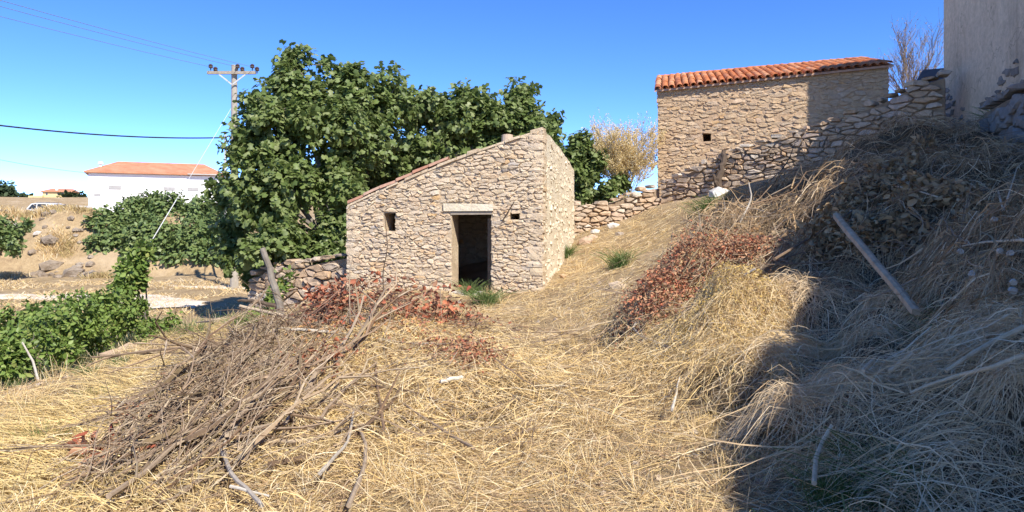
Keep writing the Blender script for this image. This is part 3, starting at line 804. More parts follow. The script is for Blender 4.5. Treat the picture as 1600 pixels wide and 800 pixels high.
wall_solid(BA + lb * BD, -lb, Vector((-lb.y, lb.x, 0)), BD - .5, .5, lambda u: zA - .02, .8, []).build('side_wall', M['barn_mortar'], barn)
wall_solid(BB + rb_ * .5, rb_, Vector((rb_.y, -rb_.x, 0)), BD - .5, .5, lambda u: zB - .02, .8, []).build('side_wall', M['barn_mortar'], barn)
mb = MB()
ga = Vector((BA.x, BA.y, zA - .02)); gb = Vector((BB.x, BB.y, zB - .02))
for (e, top_, back) in ((ga, RA, lb), (gb, RB, rb_)):
    mb.prism([e + back * .05, Vector((top_.x, top_.y, top_.z - .14)), e + back * (BD - .05)], bu * (.35 if e is ga else -.35))
mb.build('gable', M['barn_mortar'], barn)
mb = MB()   # back slope
EA = Vector((BA.x, BA.y, zA)) + bo * .13 + Vector((0, 0, -.01)) - bu * .08; EB = Vector((BB.x, BB.y, zB)) + bo * .13 + Vector((0, 0, -.01)) + bu * .12
KA = Vector((BA.x, BA.y, zA)) + lb * BD; KB = Vector((BB.x, BB.y, zB)) + rb_ * BD
dn = Vector((0, 0, -.06))
RAo, RBo = RA - bu * .08 + dn, RB + bu * .05 + dn
mb.add([EA, EB, RBo, RAo, EA + dn, EB + dn, RBo + dn, RAo + dn], [(0, 1, 2, 3), (7, 6, 5, 4), (0, 4, 5, 1), (1, 5, 6, 2), (3, 7, 4, 0)])
mb.add([RAo, RBo, KB, KA], [(0, 1, 2, 3)])
mb.build('roof', M['old_tile'], barn)
tm2 = tile_mesh('tile', .46, .092, .074)
pan = MB()
NCOL, NROW = 31, 5
for c in range(NCOL):
    s = (c + .5) / NCOL
    e = EA.lerp(EB, s); r_ = RAo.lerp(RBo, s); L_ = (r_ - e).length; xd = (r_ - e).normalized()
    up = xd.cross((EA - EB)).normalized(); up = up if up.z > 0 else -up
    for k in range(NROW):
        p = e + xd * (k * (L_ - .1) / NROW - .03) + up * (.035 + rs.uniform(-.008, .01)) + bu * rs.uniform(-.012, .012)
        place_tile('roof_tile', tm2, M['tile'], barn, p, xd + Vector((0, 0, .02)) + bu * rs.uniform(-.03, .03), up, (L_ / NROW) / .38)
for c in range(NCOL - 1):       # pan tiles between them, hollow side up
    s = (c + 1) / NCOL
    e = EA.lerp(EB, s); r_ = RAo.lerp(RBo, s); xd = (r_ - e).normalized(); up = xd.cross((EA - EB)).normalized(); up = up if up.z > 0 else -up
    pts = []
    for q in range(2):
        base = (e - xd * .05) if q == 0 else r_
        for j in range(5):
            a = math.pi * j / 4
            pts.append(base + bu * math.cos(a) * .075 + up * (.055 - math.sin(a) * .045))
    pan.add(pts, [(j, j + 1, j + 6, j + 5) for j in range(4)])
pan.build('pan_tiles', M['tile'], barn, kind='stuff')
n_r = 15
for k in range(n_r):
    p = RA.lerp(RB, k / n_r) + Vector((0, 0, -.03 + rs.uniform(-.01, .01)))
    place_tile('ridge_tile', tm2, M['clay'] if k % 1 else M['old_tile'], barn, p, RB - RA, Vector((0, 0, 1)), (RB - RA).length / n_r / .42)

# ------------------------------------------------------------------ dry stone walls
def dry_wall(name, label, pts, bot, sw, sh, seed, mat, thick=.5, limit=300, proud=.06, ragged=.08, cat='wall'):
    """pts: (x, y, top z) along the visible face, which looks to the right of the walk; bot(x,y) lowest z to build"""
    r2 = random.Random(seed)
    P = [Vector(p) for p in pts]
    seg = [0]
    for a, b in zip(P, P[1:]): seg.append(seg[-1] + (Vector((b.x, b.y)) - Vector((a.x, a.y))).length)
    def find(u):
        u = min(max(u, 0), seg[-1] - 1e-6)
        for i in range(len(P) - 1):
            if u <= seg[i + 1]: break
        t = (u - seg[i]) / (seg[i + 1] - seg[i]); return i, t
    def frame(u, v):
        i, t = find(u); a, b = P[i], P[i + 1]
        d = Vector((b.x - a.x, b.y - a.y, 0)).normalized(); p = a.lerp(b, t)
        return Vector((p.x, p.y, v)), d, Vector((d.y, -d.x, 0))
    def top(u): i, t = find(u); return P[i].lerp(P[i + 1], t).z
    root = empty(name, (P[0].x, P[0].y, bot(P[0].x, P[0].y)), label, cat)
    mb = MB()
    for a, b in zip(P, P[1:]):
        d = Vector((b.x - a.x, b.y - a.y, 0)).normalized(); o_ = Vector((d.y, -d.x, 0)); i_ = -o_ * .03
        za, zb_ = bot(a.x, a.y) - .3, bot(b.x, b.y) - .3
        mb.prism([Vector((a.x, a.y, za)) + i_, Vector((b.x, b.y, zb_)) + i_, Vector((b.x, b.y, b.z - .08)) + i_, Vector((a.x, a.y, a.z - .08)) + i_], -o_ * (thick - .06))
    mb.build('wall_core', M['wall_core'], root)
    zlo = min(bot(p.x, p.y) for p in P) - .2; zhi = max(p.z for p in P)
    def keep(u, v):
        if not (0 <= u <= seg[-1]): return False
        o_, _, _ = frame(u, v); return bot(o_.x, o_.y) - .15 < v < top(u) - sh * .3 + r2.uniform(-ragged, ragged)
    cells = rubble(0, seg[-1], zlo, zhi, sw, sh, r2, keep=keep, joint=.014, bounds=[((-1, 0), .04), ((1, 0), seg[-1] + .04)])
    cells = [c for c in cells if area(c[2]) < 2.6 * sw * sh and max(p[1] for p in c[2]) < top(c[0]) + .12]
    lay(cells, frame, root, mat, r2, proud, limit=limit)
    # loose coping stones lying on top
    u = 0; k = 0
    while u < seg[-1] - .1:
        L_ = r2.uniform(.16, .55) * sw / .35; h_ = r2.uniform(.06, .17)
        o_, d, out = frame(u + L_ / 2, 0)
        n = r2.choice([6, 7, 8]); poly = []
        for j in range(n):
            a = 2 * math.pi * j / n + r2.uniform(-.2, .2); q = r2.uniform(.8, 1.05)
            ca, sa = math.cos(a), math.sin(a)
            poly.append((math.copysign(abs(ca) ** .6, ca) * L_ * .5 * q, math.copysign(abs(sa) ** .6, sa) * h_ * .5 * q))
        dp = r2.uniform(.22, .4); V = []
        for yy, s in ((-.06, .8), (-.02, 1.0), (dp - .1, 1.0), (dp - .05, .75)):
            for (x_, z_) in poly: V.append((x_ * s * r2.uniform(.84, 1.06), yy + r2.uniform(-.03, .03), z_ * s * r2.uniform(.82, 1.06)))
        Fc = [tuple(range(n)), tuple(range(4 * n - 1, 3 * n - 1, -1))]
        for lv in range(3):
            for j in range(n): Fc.append((lv * n + j, lv * n + n + j, lv * n + n + (j + 1) % n, lv * n + (j + 1) % n))
        me = bpy.data.meshes.new('coping_stone'); me.from_pydata(V, [], Fc); me.update()
        ob = link('coping_stone', me, mat, root)
        mtx = Matrix(((d.x, -out.x, 0), (d.y, -out.y, 0), (0, 0, 1))) @ Matrix.Rotation(r2.uniform(-.12, .12), 3, 'Y') @ Matrix.Rotation(r2.uniform(-.3, .3), 3, 'Z')
        ob.matrix_local = Matrix.Translation(Vector((o_.x, o_.y, top(u + L_ / 2) + h_ * .25)) - Vector(root.location)) @ mtx.to_4x4()
        u += L_ * r2.uniform(.9, 1.15); k += 1
    return root
gz = lambda x, y: sz(x, y)
V3 = lambda px, py, Y: tuple(at(px, py, Y))
# pale uphill wall in front of the barn, and the low one joining it to the hut
dry_wall('dry_stone_wall', 'tumbledown dry stone wall climbing the slope in front of the barn', [V3(1034, 287, 20.4), V3(1080, 264, 19.8), V3(1150, 234, 19.1), V3(1240, 207, 18.3), V3(1300, 190, 17.7), V3(1388, 152, 16.9), V3(1430, 130, 16.4), V3(1476, 116, 16.1)],
         gz, .29, .115, 21, M['field_stone'])
dry_wall('dry_stone_wall', 'low dry stone wall between the hut and the barn', [V3(893, 318, 19.9), V3(925, 325, 20.1), V3(962, 312, 20.3), V3(1000, 298, 20.4), V3(1031, 290, 20.5)], gz, .28, .11, 22, M['field_stone'])
dry_wall('ruined_wall', 'low ruined stone wall in the shade left of the hut', [V3(390, 432, 17.3), V3(430, 415, 17.0), V3(490, 408, 16.6), V3(540, 398, 16.25)], lambda x, y: LOW, .34, .15, 23, M['field_stone'], .45)
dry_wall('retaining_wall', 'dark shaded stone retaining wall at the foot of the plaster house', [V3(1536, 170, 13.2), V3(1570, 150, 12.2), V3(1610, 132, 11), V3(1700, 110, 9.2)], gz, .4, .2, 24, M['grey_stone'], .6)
# kerb of stones along the terrace edge
kerb = empty('stone_kerb', (-5.2, 10, -.1), 'broken line of low pale kerb stones edging the terrace above the garden', 'kerb')
rk = random.Random(8); yk = 6.6
def boulder(name, p, s, rs_, mat, root=None, flat=.6, sub=1):
    bm = bmesh.new(); bmesh.ops.create_icosphere(bm, subdivisions=sub, radius=1)
    sd = rs_.uniform(0, 100)
    for v in bm.verts:
        n = mnoise.noise(v.co * 1.3 + Vector((sd, 0, 0))) * .45 + rs_.uniform(-.1, .1)
        v.co = Vector((v.co.x * s[0], v.co.y * s[1], v.co.z * s[2])) * (1 + n)
    me = bpy.data.meshes.new(name); bm.to_mesh(me); bm.free()
    o = link(name, me, mat, root); o.location = Vector(p) - (Vector(root.location) if root is not None else Vector())
    o.rotation_euler = (0, 0, rs_.uniform(0, 6.28))
    return o
while yk < 14.2:
    s = rk.uniform(.12, .26); x = float(edge_x(np.array(yk))) + rk.uniform(-.02, .14)
    if rk.random() < .8: boulder('kerb_stone', (x, yk, sz(x + .15, yk) - .03), (s * .8, s * 1.25, s * .55), rk, M['field_stone'], kerb)
    yk += s * rk.uniform(1.6, 2.4)

# ------------------------------------------------------------------ tall plaster house on the right (it shades the mound)
H0 = Vector((10.28, 17.6, 0)); hd = Vector((-.25, -.968, 0)).normalized(); hout = Vector((hd.y, -hd.x, 0))   # hout looks to the path
HTOP = 8.9; HBOT = 2.2
house = empty('plaster_house', (H0.x, H0.y, HBOT), 'tall old house with bare weathered grey plaster wall at the right edge', 'house')
def house_wall(L, back, top, start, setback=0.0):
    a = H0 + hd * start - hout * setback; b = a + hd * L
    mb = MB(); inn = -hout * back
    p = [Vector((a.x, a.y, 0)), Vector((b.x, b.y, 0)), Vector((b.x, b.y, 0)) + inn, Vector((a.x, a.y, 0)) + inn]
    mb.add([Vector((q.x, q.y, HBOT - .6)) for q in p] + [Vector((q.x, q.y, top)) for q in p], [(3, 2, 1, 0), (4, 5, 6, 7), (0, 1, 5, 4), (1, 2, 6, 5), (2, 3, 7, 6), (3, 0, 4, 7)])
    return mb
hout = hout if hout.x < 0 else -hout
for nm, st_, ln_, bk_, tp_ in (('end_wall', 0, .9, 6.95, 7.5), ('shadow_block', .02, .73, 6, 9.9), ('wall', .9, 3.8, 7, 7.52), ('shadow_storey', 4.7, 4.3, 7, 9.0), ('shadow_wing', 9.0, 3.6, 6.95, 7.0), ('shadow_wing', 12.6, 2.6, 7, 7.45), ('shadow_wing', 15.2, 2.4, 6.93, 6.95), ('shadow_wing', 17.6, 9, 6.97, 7.3)):  # unseen end block and raised storey added to cast shade on barn and mound
    house_wall(ln_, bk_, tp_, st_, .55 if nm == 'shadow_block' else 0).build(nm, M['plaster'], house)  # wings out of view, their tops stepped to break up the shade edge
# patch of bare stones where the plaster has fallen
cells = rubble(.2, 5.5, 3.4, 5.2, .3, .17, random.Random(4), keep=lambda u, v: v < 4.15 + .45 * math.sin(u * 1.9 + .6) + .2 * math.sin(u * 5), joint=.05)
lay([c for c in cells if random.random() < .75], lambda u, v: ((lambda p: Vector((p.x, p.y, v)))(H0 + hd * u), hd, hout), house, M['grey_stone'], random.Random(6), .03, ('bare_stone', 'bare_stones'), 120)
# dark sheet roof of a lean-to between house and barn
mb = MB()
a, b = at(1428, 132, 19.5), at(1478, 126, 18.5); c, d = at(1478, 106, 19.3), at(1442, 109, 20.3)
mb.add([a, b, c, d, *[p - Vector((0, 0, .1)) for p in (a, b, c, d)]], [(0, 1, 2, 3), (7, 6, 5, 4), (0, 4, 5, 1), (1, 5, 6, 2), (2, 6, 7, 3), (3, 7, 4, 0)])
lean = empty('lean_to_shed', (a.x, a.y, 3.8), 'small shed with dark sheet roof peeping over the wall beside the house', 'shed')
mb.build('sheet_roof', M['sheet'], lean)
mb = MB()
mb.prism([Vector((p.x, p.y, 3.2)) for p in (a + Vector((.08, .1, 0)), b + Vector((0, .1, 0)), c, d)], (0, 0, a.z - .12 - 3.2)); mb.build('wall', M['barn_mortar'], lean)

# ------------------------------------------------------------------ trees and bushes
def limb(mb, a, b, r0, r1, rs_, n=5, wob=.12, k=6):
    a, b = Vector(a), Vector(b); L_ = (b - a).length; pts = []; rad = []
    for i in range(n + 1):
        t = i / n; p = a.lerp(b, t)
        if 0 < i < n: p += Vector((rs_.uniform(-1, 1), rs_.uniform(-1, 1), rs_.uniform(-1, 1))) * wob * L_ * .4
        pts.append(p); rad.append(r0 + (r1 - r0) * t)
    mb.tube(pts, rad, k); return pts
def leafy(name, label, cat, base, blobs, n_tip, per, size, mat, tmpl, seed, trunk_r=.12, group=None, parts=0, inner=.14, up=.25, droop=.35, limbs=True, spread=.8, hollow=.62, lump=8):
    """crown = rosettes of leaves at the shoot tips spread through a set of lumps (x, y, z, rx, ry, rz)"""
    global rng
    rng = np.random.default_rng(seed); rs_ = random.Random(seed)
    root = empty(name, base, label, cat, group)
    hi = max(q[2] for q in blobs)
    B = np.array(blobs)
    if lump:
        sub = []
        for q in blobs:
            dd = unit(lump); dd[:, 1] -= .25
            for v_ in dd:
                f_ = .2 + .68 * rng.random(); g_ = .36 + .28 * rng.random()
                sub.append((q[0] + v_[0] * q[3] * f_, q[1] + v_[1] * q[4] * f_, q[2] + v_[2] * q[5] * f_, q[3] * g_, q[4] * g_, q[5] * g_))
        B = np.array(sub)
    vol = (B[:, 3] * B[:, 4] * B[:, 5]) ** (2 / 3); pr = vol / vol.sum()
    k = rng.choice(len(B), n_tip, p=pr); d = unit(n_tip)
    rad = hollow + (1 - hollow) * rng.random(n_tip) ** .6
    deep = rng.random(n_tip) < inner; rad[deep] = .25 + .6 * rng.random(deep.sum())
    rad *= 1 + .16 * rng.normal(size=n_tip) * (rng.random(n_tip) < .35)
    tip = B[k, :3] + d * B[k, 3:] * rad[:, None]
    ax = d + unit(n_tip) * .5 + np.array([0, 0, up]); ax /= np.linalg.norm(ax, axis=1, keepdims=True)
    g = surf(tip[:, 0], tip[:, 1]); ok = tip[:, 2] > g + .05
    tip, ax, d = tip[ok], ax[ok], d[ok]
    N = len(tip); n_l = N * per
    P = np.repeat(tip, per, 0); A = np.repeat(ax, per, 0)
    side = np.cross(A, unit(n_l)); side /= np.maximum(np.linalg.norm(side, axis=1, keepdims=True), 1e-6)
    D = side * spread + A * (.25 + .7 * rng.random((n_l, 1))) - np.array([0, 0, droop]) * rng.random((n_l, 1))
    P = P + A * (rng.random((n_l, 1)) - .7) * size * 1.4 + side * size * .25
    Nm = A * .8 + np.array([0, 0, .6]) + unit(n_l) * .45
    S = size * (.35 + .85 * rng.random(n_l))
    if parts:
        front = np.argsort(P[:, 1] + 0 * P[:, 0])      # nearest to the path
        cand = front[: parts * 6]; pick = rng.choice(cand, parts, replace=False)
        me = np_mesh('leaf', tmpl[0], tmpl[1]); me.materials.append(mat)
        X, Yd, Z = frames(D[pick], Nm[pick])
        for i, q in enumerate(pick):
            ob = link('leaf', me, None, root)
            m_ = Matrix((Vector(X[i]), Vector(Yd[i]), Vector(Z[i]))).transposed() * float(S[q])
            ob.matrix_local = Matrix.Translation(Vector(P[q]) - Vector(base)) @ m_.to_4x4()
        keep = np.ones(n_l, bool); keep[pick] = False
        P, D, Nm, S = P[keep], D[keep], Nm[keep], S[keep]
    V, Fq = leaves(P, D, Nm, S, tmpl)
    link('crown', np_mesh('crown', V - np.array(base), Fq), mat, root, kind='stuff')
    if limbs:
        mb = MB(); tr = MB()
        top = Vector(base) + Vector((0, 0, .35 * (hi - base[2])))
        limb(tr, Vector(base) - Vector((0, 0, .2)), top, trunk_r, trunk_r * .7, rs_)
        tr.build('trunk', M['bark'], root)
        for bl in blobs:
            c_ = Vector(bl[:3]); pts = limb(mb, top + Vector((rs_.uniform(-.2, .2), rs_.uniform(-.2, .2), rs_.uniform(-.4, 0))), c_, trunk_r * .5, trunk_r * .2, rs_)
            for _ in range(7):
                i = rng.integers(len(tip)); near = np.argsort(((tip - np.array(c_)) ** 2).sum(1))[: max(8, N // len(blobs))]
                q = Vector(tip[rng.choice(near)]); limb(mb, c_, q, trunk_r * .2, trunk_r * .05, rs_, 4, .15, 4)
        mb.build('limbs', M['bark'], root)
    return root
def bl(px, py, rp, Y, ry=None, fl=1.0):
    p = at(px, py, Y); r = rp / F * Y
    return (p.x, p.y, p.z, r, ry or r, r * fl)
leafy('fig_tree', 'big dense fig tree beside the utility pole, left of the hut', 'tree', (-4.6, 18.6, -.8),
      [bl(462, 104, 30, 18.4), bl(478, 150, 48, 18.6), bl(415, 178, 46, 17.9), bl(395, 232, 42, 17.6), bl(460, 215, 62, 18.2), bl(540, 145, 52, 19.2), bl(530, 215, 72, 19.2), bl(525, 265, 50, 18.6), bl(565, 300, 46, 21.5), bl(395, 300, 44, 18.8), bl(365, 345, 32, 18.8),
       bl(440, 300, 68, 17.6), bl(515, 300, 62, 18.4), bl(385, 385, 38, 18.4), bl(362, 402, 26, 18.2), bl(402, 412, 28, 18), bl(440, 404, 32, 17.9), bl(492, 392, 36, 18.2), bl(440, 375, 52, 17.3), bl(505, 375, 42, 18.0), bl(350, 300, 22, 18.8), bl(600, 165, 48, 20.2), bl(585, 240, 52, 20.6)],
      4600, 8, .165, M['fig_leaf'], FIG, 31, .16, parts=300)
leafy('fig_tree', 'broad fig tree rising directly behind the hut roof', 'tree', (.2, 23, .4),
      [bl(640, 165, 42, 21.5), bl(690, 178, 46, 22), bl(680, 235, 58, 22), bl(620, 245, 50, 22), bl(745, 205, 48, 22.5), bl(760, 240, 50, 22.5), bl(815, 150, 28, 22.5), bl(775, 180, 34, 22.4), bl(790, 215, 46, 22.4), bl(740, 170, 34, 22.2), bl(850, 215, 34, 22.6), bl(700, 250, 50, 22.6), bl(590, 290, 60, 22.4), bl(640, 270, 50, 22.4), bl(835, 185, 34, 22.6), bl(868, 185, 18, 22.6), bl(805, 205, 40, 22.8), bl(830, 240, 40, 22.8)],
      3700, 8, .185, M['fig_leaf'], FIG, 32, .16)
leafy('fig_tree', 'small dark fig tree behind the low wall between hut and barn', 'tree', (2.5, 22.4, 1.4),
      [bl(903, 226, 20, 21.8), bl(890, 240, 24, 21.8), bl(925, 245, 18, 21.8), bl(895, 262, 26, 21.8), bl(920, 268, 28, 21.8), bl(915, 295, 26, 21.6), bl(945, 300, 22, 21.6), bl(965, 285, 16, 21.8)], 760, 8, .165, M['fig_leaf'], FIG, 33, .08)
leafy('bush', 'wide rounded green bush in front of the white building', 'bush', (-18, 38, -.9),
      [bl(170, 358, 34, 37.5), bl(210, 340, 32, 38), bl(262, 336, 36, 38), bl(305, 348, 34, 37.6), bl(345, 352, 30, 37), bl(190, 380, 34, 36.8), bl(240, 374, 42, 36.4), bl(300, 380, 38, 36.4),
       bl(345, 390, 32, 36.2), bl(368, 372, 30, 37), bl(320, 396, 26, 36), bl(275, 396, 26, 36), bl(215, 396, 26, 36), bl(160, 386, 24, 36.4), bl(232, 318, 18, 38), bl(318, 322, 16, 38)],
      6500, 6, .25, M['bush_leaf'], OVATE, 34, .2, hollow=.62, lump=0, droop=.5)
leafy('bush', 'dark green bush cut by the left edge below the bank', 'bush', (-22.6, 32, -.85), [bl(5, 360, 28, 31.5), bl(22, 375, 26, 31.5), bl(-15, 375, 30, 31.5), bl(40, 350, 10, 31.5)], 700, 6, .19, M['bush_leaf'], OVATE, 35, .1, hollow=.7)
leafy('vine', 'tall leafy vine shoot climbing upright above the garden bushes', 'plant', (-7.0, 14, -.85), [bl(225, 390, 22, 14), bl(205, 412, 26, 14), bl(212, 438, 26, 13.8), bl(190, 450, 22, 13.6)], 420, 5, .115, M['vine_leaf'], OVATE, 36, .04, hollow=.5)
vb = [('bushy bright green vine at the left edge of the garden', [bl(10, 560, 46, 8.9), bl(45, 545, 42, 9.2), bl(-30, 540, 50, 9.2)], (-6.1, 9, -.85)),
      ('tangled green vine bush heaped in the middle of the garden', [bl(95, 515, 44, 10.4), bl(130, 495, 40, 10.8), bl(70, 505, 38, 10.8), bl(105, 548, 34, 9.9)], (-6.4, 10.5, -.85)),
      ('leafy vine bush under the upright vine shoot', [bl(165, 480, 36, 12.2), bl(190, 500, 34, 12.0), bl(150, 520, 30, 11.4), bl(205, 475, 26, 12.6)], (-6.6, 12.2, -.85)),
      ('pale green vine mass behind, beside the dirt track', [bl(25, 500, 34, 11.8), bl(60, 490, 30, 12.2), bl(-10, 500, 40, 11.8), bl(110, 470, 22, 13)], (-8.4, 12, -.85))]
for i, (lb_, bb, ba) in enumerate(vb):
    leafy('vine_bush', lb_, 'bush', ba, bb, 620 if i < 3 else 420, 6, .082, M['vine_leaf'], OVATE, 40 + i, .03, group='vine bushes in the lower garden', hollow=.45, inner=.35, lump=10)
leafy('vine_bush', 'light green weedy bush by the terrace edge near the track', 'bush', (-6.0, 13.4, -.85), [bl(235, 508, 26, 12.8), bl(265, 505, 20, 13.2), bl(225, 528, 20, 12.2)], 300, 4, .08, M['vine_leaf'], OVATE, 46, .02, group='vine bushes in the lower garden', hollow=.4)
leafy('sapling', 'young light green sapling beside the dark stump left of the brush pile', 'plant', (-4.5, 14.2, -.4), [bl(438, 455, 20, 13.8), bl(425, 475, 18, 13.6), bl(448, 435, 12, 13.8), bl(385, 510, 16, 12.6), bl(400, 490, 12, 13)], 150, 5, .10, M['vine_leaf'], OVATE, 47, .02, hollow=.3)
leafy('far_tree', 'dark far tree clump at the left edge of the skyline', 'tree', (-99, 150, 6), [bl(-10, 303, 22, 150), bl(18, 310, 14, 150), bl(38, 314, 10, 150)], 500, 5, 1.0, M['dark_leaf'], OVATE, 48, .4, hollow=.7, limbs=False)
leafy('far_tree', 'dark far tree between the yellow house and the white building', 'tree', (-83, 140, 6), [bl(112, 315, 12, 140), bl(128, 314, 11, 140), bl(98, 317, 8, 140)], 400, 5, .9, M['dark_leaf'], OVATE, 49, .4, hollow=.7, limbs=False)

# twiggy shrubs
def twiggy(name, label, cat, base, tips, mat, leafmat, seed, r=.02, fan=(5, 3), leaf=.04, n_leaf=6, k=4):
    rs_ = random.Random(seed); root = empty(name, base, label, cat)
    mb = MB(); Pl = []; Dl = []
    for tp in tips:
        tp = Vector(tp); mid = Vector(base).lerp(tp, .45) + Vector((rs_.uniform(-.1, .1), rs_.uniform(-.1, .1), .08))
        mb.tube([Vector(base) + Vector((rs_.uniform(-.12, .12), rs_.uniform(-.12, .12), 0)), mid, tp], [r, r * .7, r * .35], k)
        for _ in range(fan[0]):
            t = rs_.uniform(.35, 1); a = (Vector(base).lerp(mid, t / .45) if t < .45 else mid.lerp(tp, (t - .45) / .55))
            L_ = (tp - Vector(base)).length * rs_.uniform(.16, .36)
            dv = ((tp - Vector(base)).normalized() + Vector((rs_.uniform(-1, 1), rs_.uniform(-1, 1), rs_.uniform(-.3, .8))) * .6).normalized()
            e = a + dv * L_; mb.tube([a, a.lerp(e, .5) + Vector((0, 0, .03)), e], [r * .4, r * .3, r * .18], 3, False)
            for _ in range(fan[1]):
                q = a.lerp(e, rs_.uniform(.3, 1)); dw = (dv + Vector((rs_.uniform(-1, 1), rs_.uniform(-1, 1), rs_.uniform(-.4, .9))) * .7).normalized()
                f_ = q + dw * L_ * rs_.uniform(.3, .7); mb.tube([q, f_], [r * .22, r * .14], 3, False)
                for _ in range(n_leaf):
                    Pl.append(q.lerp(f_, rs_.random()) + Vector((rs_.uniform(-1, 1), rs_.uniform(-1, 1), rs_.uniform(-1, 1))) * .02); Dl.append(dw + Vector((rs_.uniform(-1, 1), rs_.uniform(-1, 1), rs_.uniform(-1, 1))) * .8)
    mb.build('stems', mat, root)
    if Pl:
        P = np.array(Pl); D = np.array(Dl)
        V, Fq = leaves(P, D, unit(len(P)), leaf * (.6 + .7 * rng.random(len(P))), TINY)
        link('leaflets', np_mesh('leaflets', V - np.array(base), Fq), leafmat, root, kind='stuff')
    return root
rs = random.Random(12)
b0 = at(978, 318, 22); tips = [tuple(at(978 + rs.uniform(-50, 48), 266 - 50 * abs(rs.random()) ** .7, 22 + rs.uniform(-.8, .8))) for _ in range(70)]
twiggy('dry_shrub', 'pale feathery dry shrub with yellowish stems against the barn corner', 'shrub', tuple(b0), tips, M['pale_stem'], M['feather'], 13, .008, (10, 7), .042, 8)
b0 = at(1425, 150, 21.5); tips = [tuple(at(1425 + rs.uniform(-55, 52), 132 - 80 * rs.random() ** .8, 21.5 + rs.uniform(-.9, .9))) for _ in range(34)]
twiggy('bare_tree', 'thin bare tree with sparse small leaves behind the wall between barn and house', 'tree', tuple(b0 - Vector((0, 0, .6))), tips, M['twig'], M['dark_weeds'], 14, .013, (8, 5), .04, 1)

# ------------------------------------------------------------------ utility pole and wires
pb = Vector((at(366, 300, 28).x, 28, LOW)); ptop = at(366, 106, 28).z
pole = empty('utility_pole', pb, 'tall wooden utility pole with crossarm rising beside the fig tree', 'pole')
mb = MB(); mb.tube([pb - Vector((0, 0, .3)), pb + Vector((.01, 0, 4)), Vector((pb.x, 28, ptop + .1))], [.16, .135, .105], 12); mb.build('post', M['pole_wood'], pole)
ca = ptop - .22; xl, xr = at(327, 0, 28).x, at(402, 0, 28).x
mb = MB(); mb.box(((xl + xr) / 2, 27.83, ca), (xr - xl, .1, .11)); mb.build('crossarm', M['grey_wood'], pole)
for s in (-1, 1):
    mb = MB(); mb.box((pb.x + s * .25, 27.80, ca - .26), (.62, .02, .05), 0, 0, s * -R(38)); mb.build('brace', M['galv'], pole)
for px in (333, 375, 398):
    p = at(px, 108, 27.83); p.z = ca + .055
    for off in (-.09, .09):
        mb = MB(); q = p + Vector((off, 0, .05 - off * .6))
        mb.tube([q - Vector((0, 0, .08)), q, q + Vector((0, 0, .03)), q + Vector((0, 0, .07)), q + Vector((0, 0, .1)), q + Vector((0, 0, .15)), q + Vector((0, 0, .17))], [.02, .02, .085, .07, .085, .06, .02], 9)
        mb.build('insulator', M['porcelain'], pole)
mb = MB(); mb.tube([at(352, 262, 33) - Vector((0, 0, 4.4)), at(352, 262, 33), at(352, 206, 33)], [.055, .05, .045], 8)
sp = empty('steel_post', (at(352, 262, 33).x, 33, LOW), 'thin pale steel post just left of the utility pole', 'post')
mb.build('post', M['galv'], sp)
mb = MB(); mb.box(at(352, 214, 32.9), (.3, .05, .05)); mb.build('bracket', M['galv'], sp)
def wire(name, label, pts, r, mat, sag=0, n=16, cat='wire', group=None):
    mb = MB(); P = []
    a, b = Vector(pts[0]), Vector(pts[1])
    for i in range(n + 1):
        t = i / n; p = a.lerp(b, t); p.z -= sag * 4 * t * (1 - t); P.append(p)
    mb.tube(P, r, 5); o = mb.build(name, mat, None, origin=tuple(a)); return tag(o, label, cat, group)
for px, lab in ((333, 'thin power line leaving the left insulator'), (375, 'thin power line leaving the middle insulator'), (398, 'thin power line leaving the right insulator')):
    p = at(px, 104, 27.83); p.z = ca + .2
    wire('power_line', lab, (p, p + Vector((-2.6, -7.7, 0)) * 3.3 + Vector((0, 0, .1))), .008, M['wire'], .35, group='power lines of the utility pole')
wire('overhead_cable', 'black sagging cable running left from the thin steel post', (at(351, 215, 33), at(-120, 180, 24)), .03, M['cable'], .25, 24, 'cable')
wire('service_cable', 'short black cable looping from the steel post to the utility pole', (at(353, 214, 32.8), at(364, 226, 28.1)), .022, M['cable'], .2, 8, 'cable')
wire('phone_wire', 'faint wire running from the left edge to the white building roof', (at(136, 270, 67), at(-80, 232, 50)), .018, M['wire'], .2)
ga_ = Vector((at(182, 0, 24).x, 24, LOW)); gb_ = at(362, 168, 28)
guy = wire('guy_wire', 'pale diagonal guy wire bracing the pole in front of the round bush', (gb_, ga_), .008, M['pale_wire'], 0, 6, 'guy wire')
mb = MB(); mb.tube([ga_.lerp(gb_, .05), ga_.lerp(gb_, .48)], .015, 6)
o = link('guard_sleeve', mb.mesh('guard_sleeve', Vector(guy.location)), M['pale_wire'], guy)

